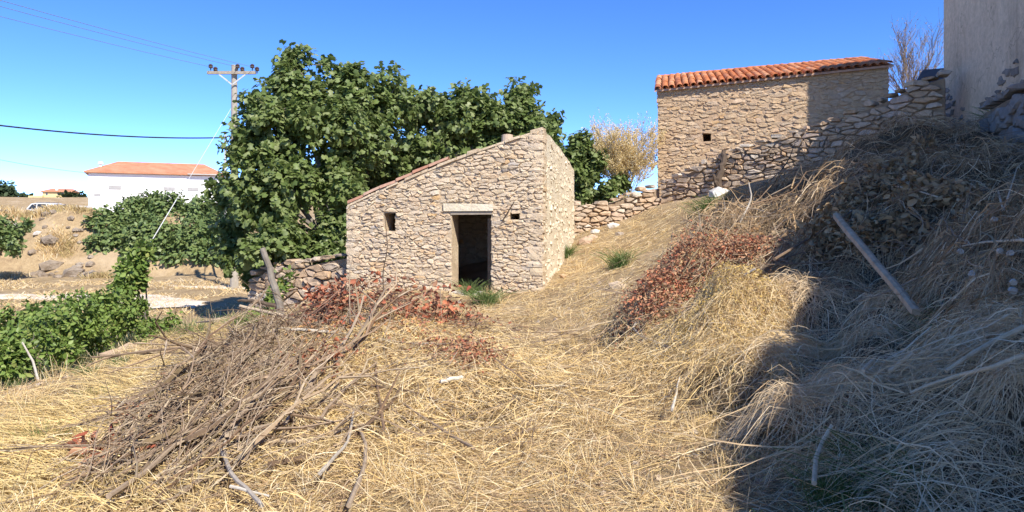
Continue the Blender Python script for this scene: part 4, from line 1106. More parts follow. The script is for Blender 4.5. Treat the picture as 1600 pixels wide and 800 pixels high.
# ------------------------------------------------------------------ far buildings and the car
def hip_building(name, label, cat, A, B, depth, zbase, eave, ridge, wallmat, roofmat, ends=.25, over=.35):
    A, B = Vector(A), Vector(B); u = Vector((B.x - A.x, B.y - A.y, 0)); L_ = u.length; u.normalize(); n = Vector((-u.y, u.x, 0))
    root = empty(name, (A.x, A.y, zbase), label, cat)
    P = lambda s, d, z: Vector((A.x, A.y, 0)) + u * s + n * d + Vector((0, 0, z))
    mb = MB(); mb.prism([P(0, 0, zbase), P(L_, 0, zbase), P(L_, depth, zbase), P(0, depth, zbase)], (0, 0, eave - zbase)); mb.build('wall', wallmat, root)
    o_ = over; mb = MB(); E = L_ * ends
    e = [P(-o_, -o_, eave + .02), P(L_ + o_, -o_, eave + .02), P(L_ + o_, depth + o_, eave + .02), P(-o_, depth + o_, eave + .02)]
    r0, r1 = P(E, depth / 2, ridge), P(L_ - E * .6, depth / 2, ridge)
    lo = [p - Vector((0, 0, .14)) for p in e]
    lo = [p + Vector((0, 0, .13)) - Vector((0, 0, .13)) for p in lo]
    e = [p + Vector((0, 0, .14)) for p in e]; lo = [p + Vector((0, 0, .15)) for p in lo]
    mb.add(e + [r0, r1] + lo, [(0, 1, 5, 4), (1, 2, 5), (2, 3, 4, 5), (3, 0, 4), (9, 8, 7, 6)] + [(i, 6 + i, 6 + (i + 1) % 4, (i + 1) % 4) for i in range(4)])
    roof = mb.build('roof', roofmat, root)
    def window(s, z, w_, h_, fm, pm):
        mb = MB(); mb.prism([P(s - w_ / 2, -.03, z), P(s + w_ / 2, -.03, z), P(s + w_ / 2, -.03, z + h_), P(s - w_ / 2, -.03, z + h_)], n * .06); f = mb.build('window', fm, root)
        mb = MB(); q = .12 * h_
        mb.prism([P(s - w_ / 2 + q, -.045, z + q), P(s + w_ / 2 - q, -.045, z + q), P(s + w_ / 2 - q, -.045, z + h_ - q), P(s - w_ / 2 + q, -.045, z + h_ - q)], n * .03)
        mb.build('pane', pm, f)
    return root, P, L_, window
A_, B_ = at(138, 270, 68), at(346, 276, 73)
wb, P_, L_, win = hip_building('white_building', 'long white building with low orange hipped roof behind the bush', 'building', A_, B_, 8, 1.8, 6.3, 7.75, M['whitewash'], M['far_tile'], .2)
for px, py, w_, h_ in ((177, 293, 1.05, .36), (261, 295, 1.0, .34), (299, 296, 1.0, .34), (151, 304, .55, .2)):
    s = (px - 138) / (346 - 138) * L_; win(s, EYE + (HZ - py) / F * (68 + 5 * s / L_) - h_ / 2, w_, h_, M['vent'], M['vent'] if True else None)
mb = MB(); c = P_(.9, 1.6, 6.5); mb.tube([c, c + Vector((0, 0, .75)), c + Vector((0, 0, .76)), c + Vector((0, 0, .98))], [.12, .12, .24, .2], 10); mb.build('chimney', M['whitewash'], wb)
mb = MB(); mb.box(P_(L_ * .86, -.42, 6.42), (L_ * .26, .12, .1), math.atan2(B_.y - A_.y, B_.x - A_.x)); mb.build('gutter', M['concrete'], wb)
A2, B2 = at(66, 310, 140), at(116, 311, 142)
yb, P2, L2, win2 = hip_building('yellow_house', 'small yellow house with red hipped roof on the far skyline', 'house', A2, B2, 6, 4.5, at(80, 300, 140).z, at(80, 294.5, 143).z, M['yellow_paint'], M['far_tile'], .2)
for s in (.14, .5, .62, .86): win2(L2 * s, at(80, 305, 140).z, .35, .5, M['vent'], M['dark_glass'])
mb = MB(); c = P2(L2 * .42, 1, at(80, 302, 140).z); mb.box(c + Vector((0, 0, .5)), (.35, .35, 2.0)); mb.build('chimney', M['whitewash'], yb)
mb = MB(); a, b = at(44, 306, 139), at(66, 305, 139.5); mb.prism([Vector((a.x, a.y, 4.5)), Vector((b.x, b.y, 4.5)), b, a], (0, 3, 0)); mb.build('low_wing', M['yellow_paint'], yb)
mb = MB(); a, b = at(118, 321, 62), at(141, 322, 64); mb.prism([Vector((a.x, a.y, 1.6)), Vector((b.x, b.y, 1.6)), b, a], (0, .25, 0))
tag(mb.build('garden_wall', M['whitewash'], None, origin=(a.x, a.y, 1.6)), 'low white wall joining the white building behind the bank', 'wall')
# white car parked behind the bank
cy = 55; cb = at(50, 345, cy); cw = (at(127, 0, cy).x - cb.x) / 4.2
car = empty('parked_car', (cb.x + 2, cy, cb.z), 'white parked car half hidden behind the dry bank', 'car')
X0 = cb.x; Z0 = cb.z
prof = [(0, .35), (.02, .75), (.12, .95), (.45, 1.42), (.8, 1.5), (1.9, 1.5), (2.35, 1.4), (3.05, 1.0), (3.9, .85), (4.15, .7), (4.2, .35)]
pt = lambda q, yy: Vector((X0 + q[0] * cw, cy + yy, Z0 + q[1] * cw))
mb = MB(); n = len(prof)
V = []
for yy, s in ((-.86, 0), (.86, 0)):
    for q in prof:
        tum = .12 if q[1] > 1.0 else 0
        V.append(pt(q, yy - math.copysign(tum, yy)))
mb.add(V, [tuple(range(n)), tuple(range(2 * n - 1, n - 1, -1))] + [(i, i + n, (i + 1) % n + n, (i + 1) % n) for i in range(n)])
mb.build('body', M['car_paint'], car)
for gl in ([(.3, 1.0), (.55, 1.38), (.95, 1.42), (.95, 1.0)], [(1.03, 1.0), (1.03, 1.42), (1.75, 1.42), (1.75, 1.0)], [(1.83, 1.0), (1.83, 1.42), (2.28, 1.34), (2.75, 1.02)]):
    mb = MB(); mb.prism([pt(q, -.89 + (.13 if q[1] > 1.2 else .02)) for q in gl], (0, .02, 0)); mb.build('side_window', M['dark_glass'], car)
mb = MB(); mb.add([pt((2.42, 1.38), -.6) + Vector((.02, 0, .02)), pt((3.0, 1.04), -.74) + Vector((.02, 0, .02)), pt((3.0, 1.04), .74) + Vector((.02, 0, .02)), pt((2.42, 1.38), .6) + Vector((.02, 0, .02))], [(0, 1, 2, 3)]); mb.build('windscreen', M['dark_glass'], car)
for x_ in (.85, 3.35):
    for yy in (-.8, .8):
        mb = MB(); mb.tube([pt((x_, .32), yy - .1), pt((x_, .32), yy + .1)], .31 * cw, 16); wl = mb.build('wheel', M['tyre'], car)
        mb = MB(); mb.tube([pt((x_, .32), yy - .12), pt((x_, .32), yy - .1)], .18 * cw, 12); link('rim', mb.mesh('rim', Vector(car.location)), M['galv'], wl)
mb = MB()
for yy in (-.55, .55): mb.tube([pt((.8, 1.56), yy), pt((1.9, 1.56), yy)], .02, 5)
mb.build('roof_rails', M['sheet'], car)

# ------------------------------------------------------------------ bank in the left background: rocks and dry scrub
bank = empty('rocky_bank', (-24, 36, 0), kind='structure'); bank['label'] = 'stony dry earth bank behind the field on the left'
rk = random.Random(15)
for i in range(60):
    px = rk.uniform(-20, 150); Y = rk.uniform(33.6, 38); x = (px - 800) / F * Y
    s = rk.uniform(.08, .26) * (1 if i > 8 else 1.9)
    boulder('rock', (x, Y, sz(x, Y) + s * .1), (s * 1.2, s, s * .7), rk, M['white_stone'] if rk.random() < .08 else M['bank'], bank)
for i, (px, py, rp) in enumerate([(20, 325, 18), (50, 345, 14), (75, 340, 16), (95, 338, 14), (115, 345, 12), (130, 350, 13), (15, 428, 14), (155, 412, 14), (90, 370, 12), (105, 390, 10), (75, 385, 10)]):
    Y = 38 if py < 360 else (36 if py < 400 else 33.5); p = at(px, py, Y); g = sz(p.x, Y)
    N = 600; r = rp / F * Y
    xy = np.stack([p.x + rng.normal(size=N) * r * .7, Y + rng.normal(size=N) * r * .7], -1)
    H = r * (.25 + rng.random(N) * .6); lean = rng.normal(size=(N, 2)) * .5
    t = np.linspace(0, 1, 3)[None, :, None]
    base = np.concatenate([xy, surf(xy[:, 0], xy[:, 1])[:, None] - .05], 1)
    tipv = np.concatenate([lean * H[:, None], H[:, None]], 1)
    Vv, q = ribbons(base[:, None] + tipv[:, None] * t, np.full(N, .035))
    o = link('dry_scrub', np_mesh('dry_scrub', Vv - np.array([p.x, Y, g]), q), M['dry_shrub'] if i % 2 else M['straw'], None); o.location = (p.x, Y, g)
    tag(o, kind='stuff', label='dry straw coloured scrub growing on the stony bank')

# ------------------------------------------------------------------ straw lying on the ground
rng = np.random.default_rng(77)
def pile_h(x, y):
    """height of the left brush pile above the ground"""
    h = 0
    for (cx, cy, rx, ry, hh) in ((-2.5, 5.9, .75, 1.3, .30), (-2.5, 7.7, 1.0, 1.35, .46), (-1.25, 7.6, 1.0, 1.2, .52), (-1.5, 9.3, 1.5, .9, .50), (-.5, 7.2, .7, 1.0, .36)):
        h = h + (hh * np.exp(-((x - cx) / rx) ** 2 - ((y - cy) / ry) ** 2)) ** 2
    return np.sqrt(h) * (.72 + .62 * vnoise(x, y, 2.1, 71))
def pile2_h(x, y):
    """the sunlit brush heap on the right slope"""
    h = 0
    for (cx, cy, rx, ry, hh) in ((2.5, 9.9, .85, .9, .72), (2.3, 7.7, .62, .75, .62), (3.0, 11.6, .7, 1.0, .6), (1.75, 9.0, .5, .7, .36), (1.95, 6.3, .5, .6, .26)):
        h = h + (hh * np.exp(-((x - cx) / rx) ** 2 - ((y - cy) / ry) ** 2)) ** 2
    return np.sqrt(h) * (.55 + .7 * vnoise(x, y, 1.9, 72) + .35 * vnoise(x, y, 4.5, 74))
surf1 = lambda x, y: surf(x, y) + pile_h(x, y)
surf2 = lambda x, y: surf(x, y) + pile2_h(x, y)
surfp = lambda x, y: surf(x, y) + pile_h(x, y) + pile2_h(x, y) + mound_h(x, y)
# the mound of cut weeds lies right of this line
_ml = []
_mr = random.Random(91)
for _ in range(190):
    y_ = _mr.uniform(3.6, 15.5); x_ = 1.75 + .17 * max(0, y_ - 4) + _mr.random() * (.35 + .5 * y_)
    if x_ < .75 * y_ + .8 and x_ < 6.6 + .31 * (y_ - 9.2): _ml.append((x_, y_, _mr.uniform(.22, .55), _mr.uniform(.12, .38) * (1 if y_ < 11 else .6)))
for _ in range(26):
    y_ = _mr.uniform(4.2, 14); x_ = float(1.45 + .17 * max(0, y_ - 4)) + _mr.uniform(.1, .9)
    _ml.append((x_, y_, _mr.uniform(.25, .5), _mr.uniform(.25, .5)))
def _mh(x, y):
    h = np.zeros_like(x)
    for (a_, b_, r_, k_) in _ml: h = np.maximum(h, k_ * np.exp(-(((x - a_) ** 2 + (y - b_) ** 2) / r_ ** 2) ** 1.3))
    return h
GM = _mh(GX, GY)
def mound_h(x, y):
    x = np.asarray(x, float); y = np.asarray(y, float)
    i = np.clip(np.searchsorted(gx, x) - 1, 0, len(gx) - 2); j = np.clip(np.searchsorted(gy, y) - 1, 0, len(gy) - 2)
    fx = (x - gx[i]) / (gx[i + 1] - gx[i]); fy = (y - gy[j]) / (gy[j + 1] - gy[j])
    return (GM[j, i] * (1 - fx) + GM[j, i + 1] * fx) * (1 - fy) + (GM[j + 1, i] * (1 - fx) + GM[j + 1, i + 1] * fx) * fy
surfm = lambda x, y: surf(x, y) + mound_h(x, y)
def mound_x(y): return 1.45 + .17 * np.maximum(0, y - 4) + .12 * np.sin(y * 2.1)
def scatter(n, x0, x1, y0, y1, p=1.3):
    """points thinning out with distance from the path's near end"""
    u = rng.random(n); y = (y0 ** (1 - p) + u * (y1 ** (1 - p) - y0 ** (1 - p))) ** (1 / (1 - p))
    x = x0 + rng.random(n) * (x1 - x0)
    return x, y
in_hut = lambda x, y: ((x - HL.x) * hu.x + (y - HL.y) * hu.y > -.05) & ((x - HL.x) * hu.x + (y - HL.y) * hu.y < HLEN + .05) & ((x - HL.x) * hb.x + (y - HL.y) * hb.y > -.1) & ((x - HL.x) * hb.x + (y - HL.y) * hb.y < HDEP)
st = Soup(); stp = Soup()
x, y = scatter(185000, -6.2, 5.5, 2.6, 20, 1.55)
keep = (x > edge_x(y) + .05) & (x < mound_x(y) + .35 + .3 * vnoise(x, y, 2, 4)) & ~in_hut(x, y) & (y < 20) & ((np.abs(x) < .75 * y + .6))
clump = vnoise(x, y, 1.6, 6) * .6 + vnoise(x, y, 5, 7) * .4
keep &= rng.random(len(x)) < np.clip(2.6 * clump - .65, .10, 1)
x, y, clump = x[keep], y[keep], clump[keep]
flow = vnoise(x, y, .55, 9) * 6.3 + vnoise(x, y, 1.7, 10) * 2
ang = np.where(rng.random(len(x)) < .35, flow + rng.normal(size=len(x)) * .6, rng.random(len(x)) * 6.28)
L = (.05 + .36 * rng.random(len(x)) ** 2.2) * (1 + .02 * y)
wd = (.002 + .0026 * rng.random(len(x))) * (.75 + y * .07)
V, q = strands_on(np.stack([x, y], -1), ang, L, wd, surf, .004 + .045 * rng.random(len(x)) * clump, .015 + .09 * rng.random(len(x)) ** 4, 4, .8, .03 * rng.random(len(x)))
st.add(V, q)
tag(st.build('dry_straw', M['straw']), 'dry golden straw strewn over the path and slopes', kind='stuff')
# brown chaff, seed husks and broken stems among it
x, y = scatter(58000, -6.2, 5.5, 2.6, 20, 1.5)
k_ = (x > edge_x(y) + .05) & (x < mound_x(y) + .5) & ~in_hut(x, y) & (vnoise(x, y, 2.2, 61) * .6 + vnoise(x, y, 6, 62) * .4 > .44); x, y = x[k_], y[k_]; n = len(x)
V, q = strands_on(np.stack([x, y], -1), rng.random(n) * 6.28, .03 + .12 * rng.random(n) ** 2, (.003 + .004 * rng.random(n)) * (.75 + y * .07), surf, .01 + .05 * rng.random(n), .03 * rng.random(n), 3, .8)
s_ = Soup(); s_.add(V, q); tag(s_.build('brown_chaff', M['chaff']), 'brown broken stems and chaff scattered in the straw', kind='stuff')
nt_f = 420; tx, ty = scatter(nt_f * 3, -5.5, 4.5, 3.2, 19, 1.4)
k_ = (tx > edge_x(ty) + .2) & (tx < mound_x(ty) + .2) & ~in_hut(tx, ty) & (rng.random(len(tx)) < .3 + .7 * vnoise(tx, ty, .9, 64)); tx, ty = tx[k_], ty[k_]
m_f = 30; xx_ = np.repeat(tx, m_f); yy_ = np.repeat(ty, m_f); n = len(xx_); rr_ = .015 + .03 * rng.random(n)
V, q = strands_on(np.stack([xx_ + rng.normal(size=n) * rr_, yy_ + rng.normal(size=n) * rr_], -1), rng.random(n) * 6.28, .05 + .16 * rng.random(n), (.003 + .003 * rng.random(n)) * (.75 + yy_ * .06), surf, np.zeros(n), .04 + .17 * rng.random(n), 3, .6)
s_ = Soup(); s_.add(V, q); tag(s_.build('dry_tufts', M['straw']), 'small bristling tufts of dry grass rooted in the slope', kind='stuff')
pv, pf = leaf_ovate(.5, -.25, .0); px_, py_ = scatter(1500, -5, 4, 3, 18, 1.4); k_ = (px_ > edge_x(py_) + .1) & (px_ < mound_x(py_)) & ~in_hut(px_, py_) & (vnoise(px_, py_, .8, 66) > .5); px_, py_ = px_[k_], py_[k_]
pb_ = MB(); rp_ = random.Random(3)
for a_, b_ in zip(px_, py_):
    c_z = sz(a_, b_); r_ = rp_.uniform(.012, .04) * (.7 + .05 * b_); k5 = [(math.cos(t) * r_ * rp_.uniform(.7, 1.2), math.sin(t) * r_ * rp_.uniform(.7, 1.2)) for t in (0, 1.2, 2.5, 3.7, 5)]
    pb_.add([(a_ + u_, b_ + v_, c_z - .01) for u_, v_ in k5] + [(a_ + u_ * .6, b_ + v_ * .6, c_z + r_ * rp_.uniform(.5, .9)) for u_, v_ in k5], [(0, 1, 6, 5), (1, 2, 7, 6), (2, 3, 8, 7), (3, 4, 9, 8), (4, 0, 5, 9), (5, 6, 7, 8, 9)])
tag(pb_.build('pebbles', M['field_stone']), 'small pebbles scattered through the straw', kind='stuff')
# combed bright sheaves on the left slope
x = []; y = []; a = []
for (px, py, Y, n, ang_, sp) in ((300, 580, 7.6, 1500, 2.6, .45), (210, 640, 6.4, 1500, 2.7, .4), (330, 560, 8.4, 1200, 2.5, .5), (120, 690, 5.4, 1500, 2.8, .45), (60, 720, 4.9, 1200, 2.8, .5), (250, 690, 5.2, 900, 2.7, .3), (300, 520, 11, 1200, 2.5, .7), (150, 760, 4.4, 900, 2.6, .4)):
    p = at(px, py, Y); n_ = n
    x.append(p.x + rng.normal(size=n_) * sp * .8); y.append(Y + rng.normal(size=n_) * sp * 1.1); a.append(ang_ + math.pi * (rng.random(n_) < .5) + rng.normal(size=n_) * .28)
x, y, a = map(np.concatenate, (x, y, a)); k_ = x > edge_x(y) + .1; x, y, a = x[k_], y[k_], a[k_]
V, q = strands_on(np.stack([x, y], -1), a, .3 + .4 * rng.random(len(x)), .0045 + .003 * rng.random(len(x)), surf, .02 + .08 * rng.random(len(x)), .06 * rng.random(len(x)), 4, .5, .07 * rng.random(len(x)))
stp.add(V, q)
tag(stp.build('straw_sheaf', M['pale_straw']), 'bright yellow flattened straw combed across the left slope', kind='stuff')
# field and slope stubble farther off, down in the field
x = -28 + rng.random(26000) * 24; y = 14.5 + rng.random(26000) * 18
k_ = (x < edge_x(y)) & (vnoise(x, y, .5, 12) > .42); x, y = x[k_], y[k_]
N = len(x); t = np.linspace(0, 1, 3)[None, :, None]
base = np.stack([x, y, surf(x, y)], -1); tv = np.stack([rng.normal(size=N) * .12, rng.normal(size=N) * .12, .03 + .12 * rng.random(N)], -1)
V, q = ribbons(base[:, None] + tv[:, None] * t, np.full(N, .02))
tag(link('field_stubble', np_mesh('field_stubble', V, q), M['straw'], kind='stuff'), 'short dry stubble over the field beyond the garden')

# ------------------------------------------------------------------ twigs (templates shared by all piles)
def twig_template(seed, L=1.0, r=.007, shoots=5):
    rs_ = random.Random(seed); mb = MB(); p = Vector((0, 0, 0)); d = Vector((1, 0, 0)); pts = [p]; n = 7
    for i in range(n):
        d = (d + Vector((0, rs_.uniform(-.2, .2), rs_.uniform(-.1, .1)))).normalized(); p = p + d * L / n; pts.append(p)
    mb.tube(pts, [r * (1 - .65 * i / n) for i in range(n + 1)], 4, True)
    for _ in range(shoots):
        i = rs_.randint(1, n - 1); a = pts[i]; dv = (d * .2 + (pts[i + 1] - pts[i]).normalized() + Vector((0, rs_.uniform(-.8, .8), rs_.uniform(-.3, .3)))).normalized()
        L2_ = L * rs_.uniform(.15, .42); q1_ = a + dv * L2_ * .5 + Vector((0, rs_.uniform(-.03, .03), rs_.uniform(-.03, .03)))
        mb.tube([a, q1_, a + dv * L2_ + Vector((0, rs_.uniform(-.06, .06), rs_.uniform(-.04, .06)))], [r * .5, r * .4, r * .2], 4, False)
    return mb
TW = [twig_template(100 + i, 1, (.0052 if i % 3 else .0082), 2 + i % 4) for i in range(14)]
TW2 = [twig_template(200 + i, 1, .0125, 3 + i % 3) for i in range(7)]
def twig_frame(x, y, heading, sf, off, roll, e=.3):
    z0 = float(sf(np.array([x]), np.array([y]))[0]); x1, y1 = x + math.cos(heading) * e, y + math.sin(heading) * e
    z1 = float(sf(np.array([x1]), np.array([y1]))[0])
    xd = Vector((x1 - x, y1 - y, (z1 - z0) * .9)).normalized(); up = Vector((0, 0, 1)); yd = up.cross(xd).normalized(); zd = xd.cross(yd)
    m_ = Matrix((xd, yd, zd)).transposed() @ Matrix.Rotation(roll, 3, 'X')
    return Vector((x, y, z0 + off)), m_
def twigs(root, specs, mat, sf, n_parts, seed, name='branch', rest='small_twigs', fat=1.0):
    """specs: (x, y, heading, length, height)"""
    rs_ = random.Random(seed); meshes = []
    src_ = TW if fat == 1 else TW2
    for mb in src_:
        me = mb.mesh(name); me.materials.append(mat); meshes.append(me)
    soup = MB(); base = Vector(root.location)
    specs = sorted(specs, key=lambda s: -s[3])
    for i, (x, y, hd_, L_, off) in enumerate(specs):
        p, m_ = twig_frame(x, y, hd_, sf, off, rs_.uniform(0, 6.28), L_ * .5)
        m_ = m_ @ Matrix.Rotation(rs_.uniform(-.25, .12), 3, 'Y')
        if i < n_parts:
            ob = link(name, meshes[i % len(meshes)], None, root)
            ob.matrix_local = Matrix.Translation(p - base) @ (m_ * L_).to_4x4()
        else:
            t_ = src_[rs_.randrange(len(src_))]
            soup.add([p + (m_ @ Vector(v)) * L_ for v in t_.v], t_.f)
    if soup.v: soup.build(rest, mat, root, kind='stuff')
def core(root, name, mat, hf, sf, x0, x1, y0, y1, frac, step=.08):
    xs = np.arange(x0, x1, step); ys = np.arange(y0, y1, step); Xg, Yg = np.meshgrid(xs, ys)
    H = hf(Xg, Yg); Zg = surf(Xg, Yg) - .05 + H * frac + (rng.random(Xg.shape) - .5) * .05
    id_ = np.arange(Xg.size).reshape(Xg.shape)
    q = np.stack([id_[:-1, :-1], id_[:-1, 1:], id_[1:, 1:], id_[1:, :-1]], -1).reshape(-1, 4)
    V = np.stack([Xg.ravel(), Yg.ravel(), Zg.ravel()], -1) - np.array(root.location)
    hq = H.ravel()[q].max(1); return link(name, np_mesh(name, V, q[hq > .04]), mat, root, kind='stuff')
def leaf_litter(root, name, spots, mat, sf, size, seed, lift=.12, tmpl=CURL):
    """spots: (px, py, Y, radius m, count) patches of dead leaves lying on a pile"""
    r_ = np.random.default_rng(seed); P = []
    for (px, py, Y, rr_, n) in spots:
        p = at(px, py, Y); x_ = p.x + r_.normal(size=n) * rr_ * .5; y_ = Y + r_.normal(size=n) * rr_ * .6
        P.append(np.stack([x_, y_, sf(x_, y_) + r_.random(n) ** 1.3 * lift], -1))
    P = np.concatenate(P); D = unit(len(P)); D[:, 2] *= .6; Nm = unit(len(P)) + np.array([0, 0, .5])
    V, Fq = leaves(P, D, Nm, size * (.5 + .8 * r_.random(len(P))), tmpl)
    return link(name, np_mesh(name, V - np.array(root.location), Fq), mat, root, kind='stuff')
def branch(root, name, pts, r0, r1, mat, k=7, label=None):
    mb = MB(); P = [Vector(p) for p in pts]; Q = []
    for i in range(len(P) - 1):
        for j in range(4): Q.append(P[i].lerp(P[i + 1], j / 4))
    Q.append(P[-1])
    for i in range(1, len(Q) - 1): Q[i] = (Q[i - 1] + Q[i] * 2 + Q[i + 1]) / 4 + Vector((random.uniform(-1, 1), random.uniform(-1, 1), random.uniform(-1, 1))) * r0 * .35
    mb.tube(Q, [r0 + (r1 - r0) * i / (len(Q) - 1) for i in range(len(Q))], k)
    o = mb.build(name, mat, root)
    if label: o['label'] = label
    return o

def hit(px, py, lift=.06):
    """where a line of sight comes within lift of the ground or the piles"""
    Y = np.linspace(2.5, 24, 4000); xx = (px - 800) / F * Y; zz_ = EYE + (HZ - py) / F * Y
    g = surfp(xx, Y) + lift; i = int(np.argmax(zz_ < g)); return Vector((xx[i], Y[i], zz_[i]))
# ------------------------------------------------------------------ left brush pile
rs = random.Random(51)
lp = empty('brush_pile', (-1.9, 7.4, 0), 'big heap of grey prunings and straw with red dead leaves before the hut', 'brush pile')
core(lp, 'litter', M['litter'], pile_h, surf, -4.6, 1.2, 3.6, 11.6, .8)
spec = []
for i in range(1650):     # the grey fan on the left, lying up the slope
    y = 4.0 + 4.6 * rs.random(); lo, hi = -2.62 - .22 * (y - 4.5), -1.55 - .09 * (y - 4)
    x = lo + (hi - lo) * rs.betavariate(1.6, 1.3); L_ = rs.uniform(.5, 1.35); a_ = math.pi / 2 + rs.gauss(-.10, .17)
    if rs.random() < .15: a_ += rs.gauss(0, .6)
    if y > 7.4 or rs.random() < .4: a_ += math.pi; y += .5 * L_
    else: y -= .2 * L_
    if y < 3.75: continue
    if x > -2.2 and y > 6.6 and rs.random() < .5: continue
    if vnoise(np.array([x * 1.0]), np.array([y * .35]), 2.6, 73)[0] < .3 and rs.random() < .7: continue
    spec.append((x, y, a_, L_, rs.uniform(-.03, .12)))
twigs(lp, spec, M['twig'], surf1, 170, 1)
spec = []
for i in range(42):      # stouter limbs among them
    y = rs.uniform(4.4, 8.6); lo, hi = -2.5 - .23 * (y - 4.5), -1.3 - .06 * (y - 4); x = rs.uniform(lo, hi)
    spec.append((x, y, math.pi / 2 + rs.gauss(-.1, .18) + (math.pi if y > 6.8 else 0), rs.uniform(.9, 1.9), rs.uniform(.06, .2)))
twigs(lp, spec, M['twig'], surf1, 60, 11, 'stout_branch', 'stout_branches', 1.9)
spec = []
for i in range(520):     # loose twigs over the straw on the right and along the crest
    if i % 2: x, y = -1.1 + rs.gauss(0, .75), 7.4 + rs.gauss(0, 1.1)
    else: x, y = -1.6 + rs.gauss(0, .9), 9.3 + rs.gauss(0, .4)
    spec.append((x, y, rs.uniform(0, 6.28), rs.uniform(.4, 1.1), rs.uniform(.0, .16)))
twigs(lp, spec, M['twig'], surf1, 90, 2, rest='loose_twigs')
# straw over the right half of the pile
N = 26000
x = np.concatenate([rng.normal(-1.1, .75, N), rng.normal(-1.9, .8, N // 3), rng.normal(-2.3, .6, N // 5)]); y = np.concatenate([rng.normal(7.3, 1.15, N), rng.normal(9.2, .55, N // 3), rng.normal(6.4, 1.2, N // 5)])
k_ = (x > -2.05 + .25 * (y - 6)) | (rng.random(len(x)) < .25); x, y = x[k_], y[k_]
n = len(x); cl = vnoise(x, y, 4, 21); k_ = rng.random(n) < .3 + cl; x, y = x[k_], y[k_]; n = len(x)
V, q = strands_on(np.stack([x, y], -1), rng.random(n) * 6.28, .12 + .35 * rng.random(n) ** 1.5, .004 + .004 * rng.random(n), surf1, -.02 + .11 * rng.random(n), .02 + .14 * rng.random(n) ** 3, 4, 1.4, .06 * rng.random(n))
s_ = Soup(); s_.add(V, q); s_.build('straw', M['straw'], lp)
leaf_litter(lp, 'red_leaves', [(510, 448, 9.6, .5, 420), (560, 470, 9.5, .5, 240), (600, 478, 9.4, .6, 220), (680, 478, 9.4, .5, 300), (650, 500, 9, .6, 150), (540, 530, 8.2, .4, 90), (510, 620, 6.8, .3, 130), (500, 510, 8.8, .5, 90), (730, 480, 9.4, .4, 140)], M['red_leaf'], surf1, .062, 61, .3)
leaf_litter(lp, 'russet_twigs', [(735, 610, 6.9, .22, 700), (700, 600, 7.2, .35, 600), (750, 590, 7.1, .3, 400), (640, 560, 7.8, .4, 300), (500, 610, 6.9, .35, 300)], M['dark_red'], surf1, .036, 68, .2)
leaf_litter(lp, 'raised_red_leaves', [(500, 450, 9.5, .2, 170), (525, 455, 9.5, .22, 170), (490, 470, 9.4, .2, 110), (545, 478, 9.4, .3, 120), (620, 470, 9.5, .5, 130), (690, 470, 9.4, .3, 120)], M['red_leaf'], lambda x, y: surf1(x, y) + .10, .08, 62, .45)
spec = [(-2.3 + rs.gauss(0, .5) if i % 3 else -1.3 + rs.gauss(0, .6), 9.4 + rs.gauss(0, .35), rs.uniform(0, 6.28), rs.uniform(.4, 1.0), rs.uniform(.1, .4)) for i in range(150)]
twigs(lp, spec, M['dark_twig'], surf1, 60, 9, 'red_twig', 'red_twigs')
leaf_litter(lp, 'yellow_weeds', [(620, 560, 7.9, .8, 1500), (700, 540, 8.2, .7, 900), (560, 600, 7.2, .5, 400), (640, 510, 8.8, .6, 500)], M['yellow_weed'], surf1, .035, 63, .16, TINY)
leaf_litter(lp, 'orange_leaves', [(600, 560, 7.9, .7, 260), (520, 560, 7.9, .5, 160), (560, 480, 9.3, .5, 200), (650, 520, 8.6, .6, 200)], M['orange_leaf'], surf1, .05, 72, .22)
leaf_litter(lp, 'dry_leaves', [(160, 735, 4.85, .28, 60), (190, 740, 4.8, .2, 40), (195, 665, 5.7, .12, 22), (390, 515, 9, .3, 40), (340, 600, 6.6, .4, 40), (310, 605, 6.8, .3, 40)], M['red_leaf'], surf1, .10, 64, .06)
PW = M['pale_twig']; TS = M['tan_stalk']
branch(lp, 'long_branch', [hit(345, 545, .13), hit(440, 512, .13), hit(520, 518, .13), hit(600, 532, .13), hit(680, 536, .13)], .022, .006, PW, label='long pale peeled branch lying across the crest')
branch(lp, 'long_branch', [at(375, 478, 9.8), at(430, 490, 9.6), at(475, 503, 9.4)], .02, .02, M['twig'])
branch(lp, 'long_branch', [hit(620, 475, .13), hit(560, 510, .13), hit(480, 565, .13)], .02, .010, PW)
branch(lp, 'long_branch', [hit(170, 775, .13), hit(240, 730, .13), hit(310, 655, .13), hit(345, 590, .13), hit(420, 530, .13)], .016, .012, M['twig'])
branch(lp, 'long_branch', [hit(410, 790, .13), hit(360, 740, .13), hit(345, 700, .13), hit(372, 660, .13), hit(410, 600, .13)], .012, .014, PW, label='crooked pale branch hanging down the front of the pile')
branch(lp, 'long_branch', [hit(360, 760, .13), hit(420, 775, .13)], .010, .006, PW)
branch(lp, 'long_branch', [hit(545, 790, .13), hit(570, 730, .13), hit(572, 690, .13), hit(560, 670, .13)], .014, .010, M['twig'])
branch(lp, 'long_branch', [hit(500, 740, .13), hit(545, 690, .13), hit(553, 640, .13)], .012, .008, PW)
branch(lp, 'long_branch', [hit(600, 670, .13), hit(590, 600, .13), hit(582, 540, .13), hit(585, 505, .13)], .012, .007, M['twig'])
branch(lp, 'long_branch', [hit(740, 700, .13), hit(690, 670, .13), hit(630, 630, .13)], .014, .007, M['twig'])
branch(lp, 'long_branch', [hit(555, 600, .13), hit(640, 610, .13), hit(720, 640, .13)], .009, .005, M['twig'])
o = branch(lp, 'cut_stick', [hit(688, 596, .13), hit(722, 589, .13)], .018, .016, M['white_stone'], label='short white cut stick lying on the straw')
branch(lp, 'upright_twig', [at(548, 530, 8.6), at(545, 430, 8.9), at(552, 400, 8.95)], .008, .004, M['twig'])
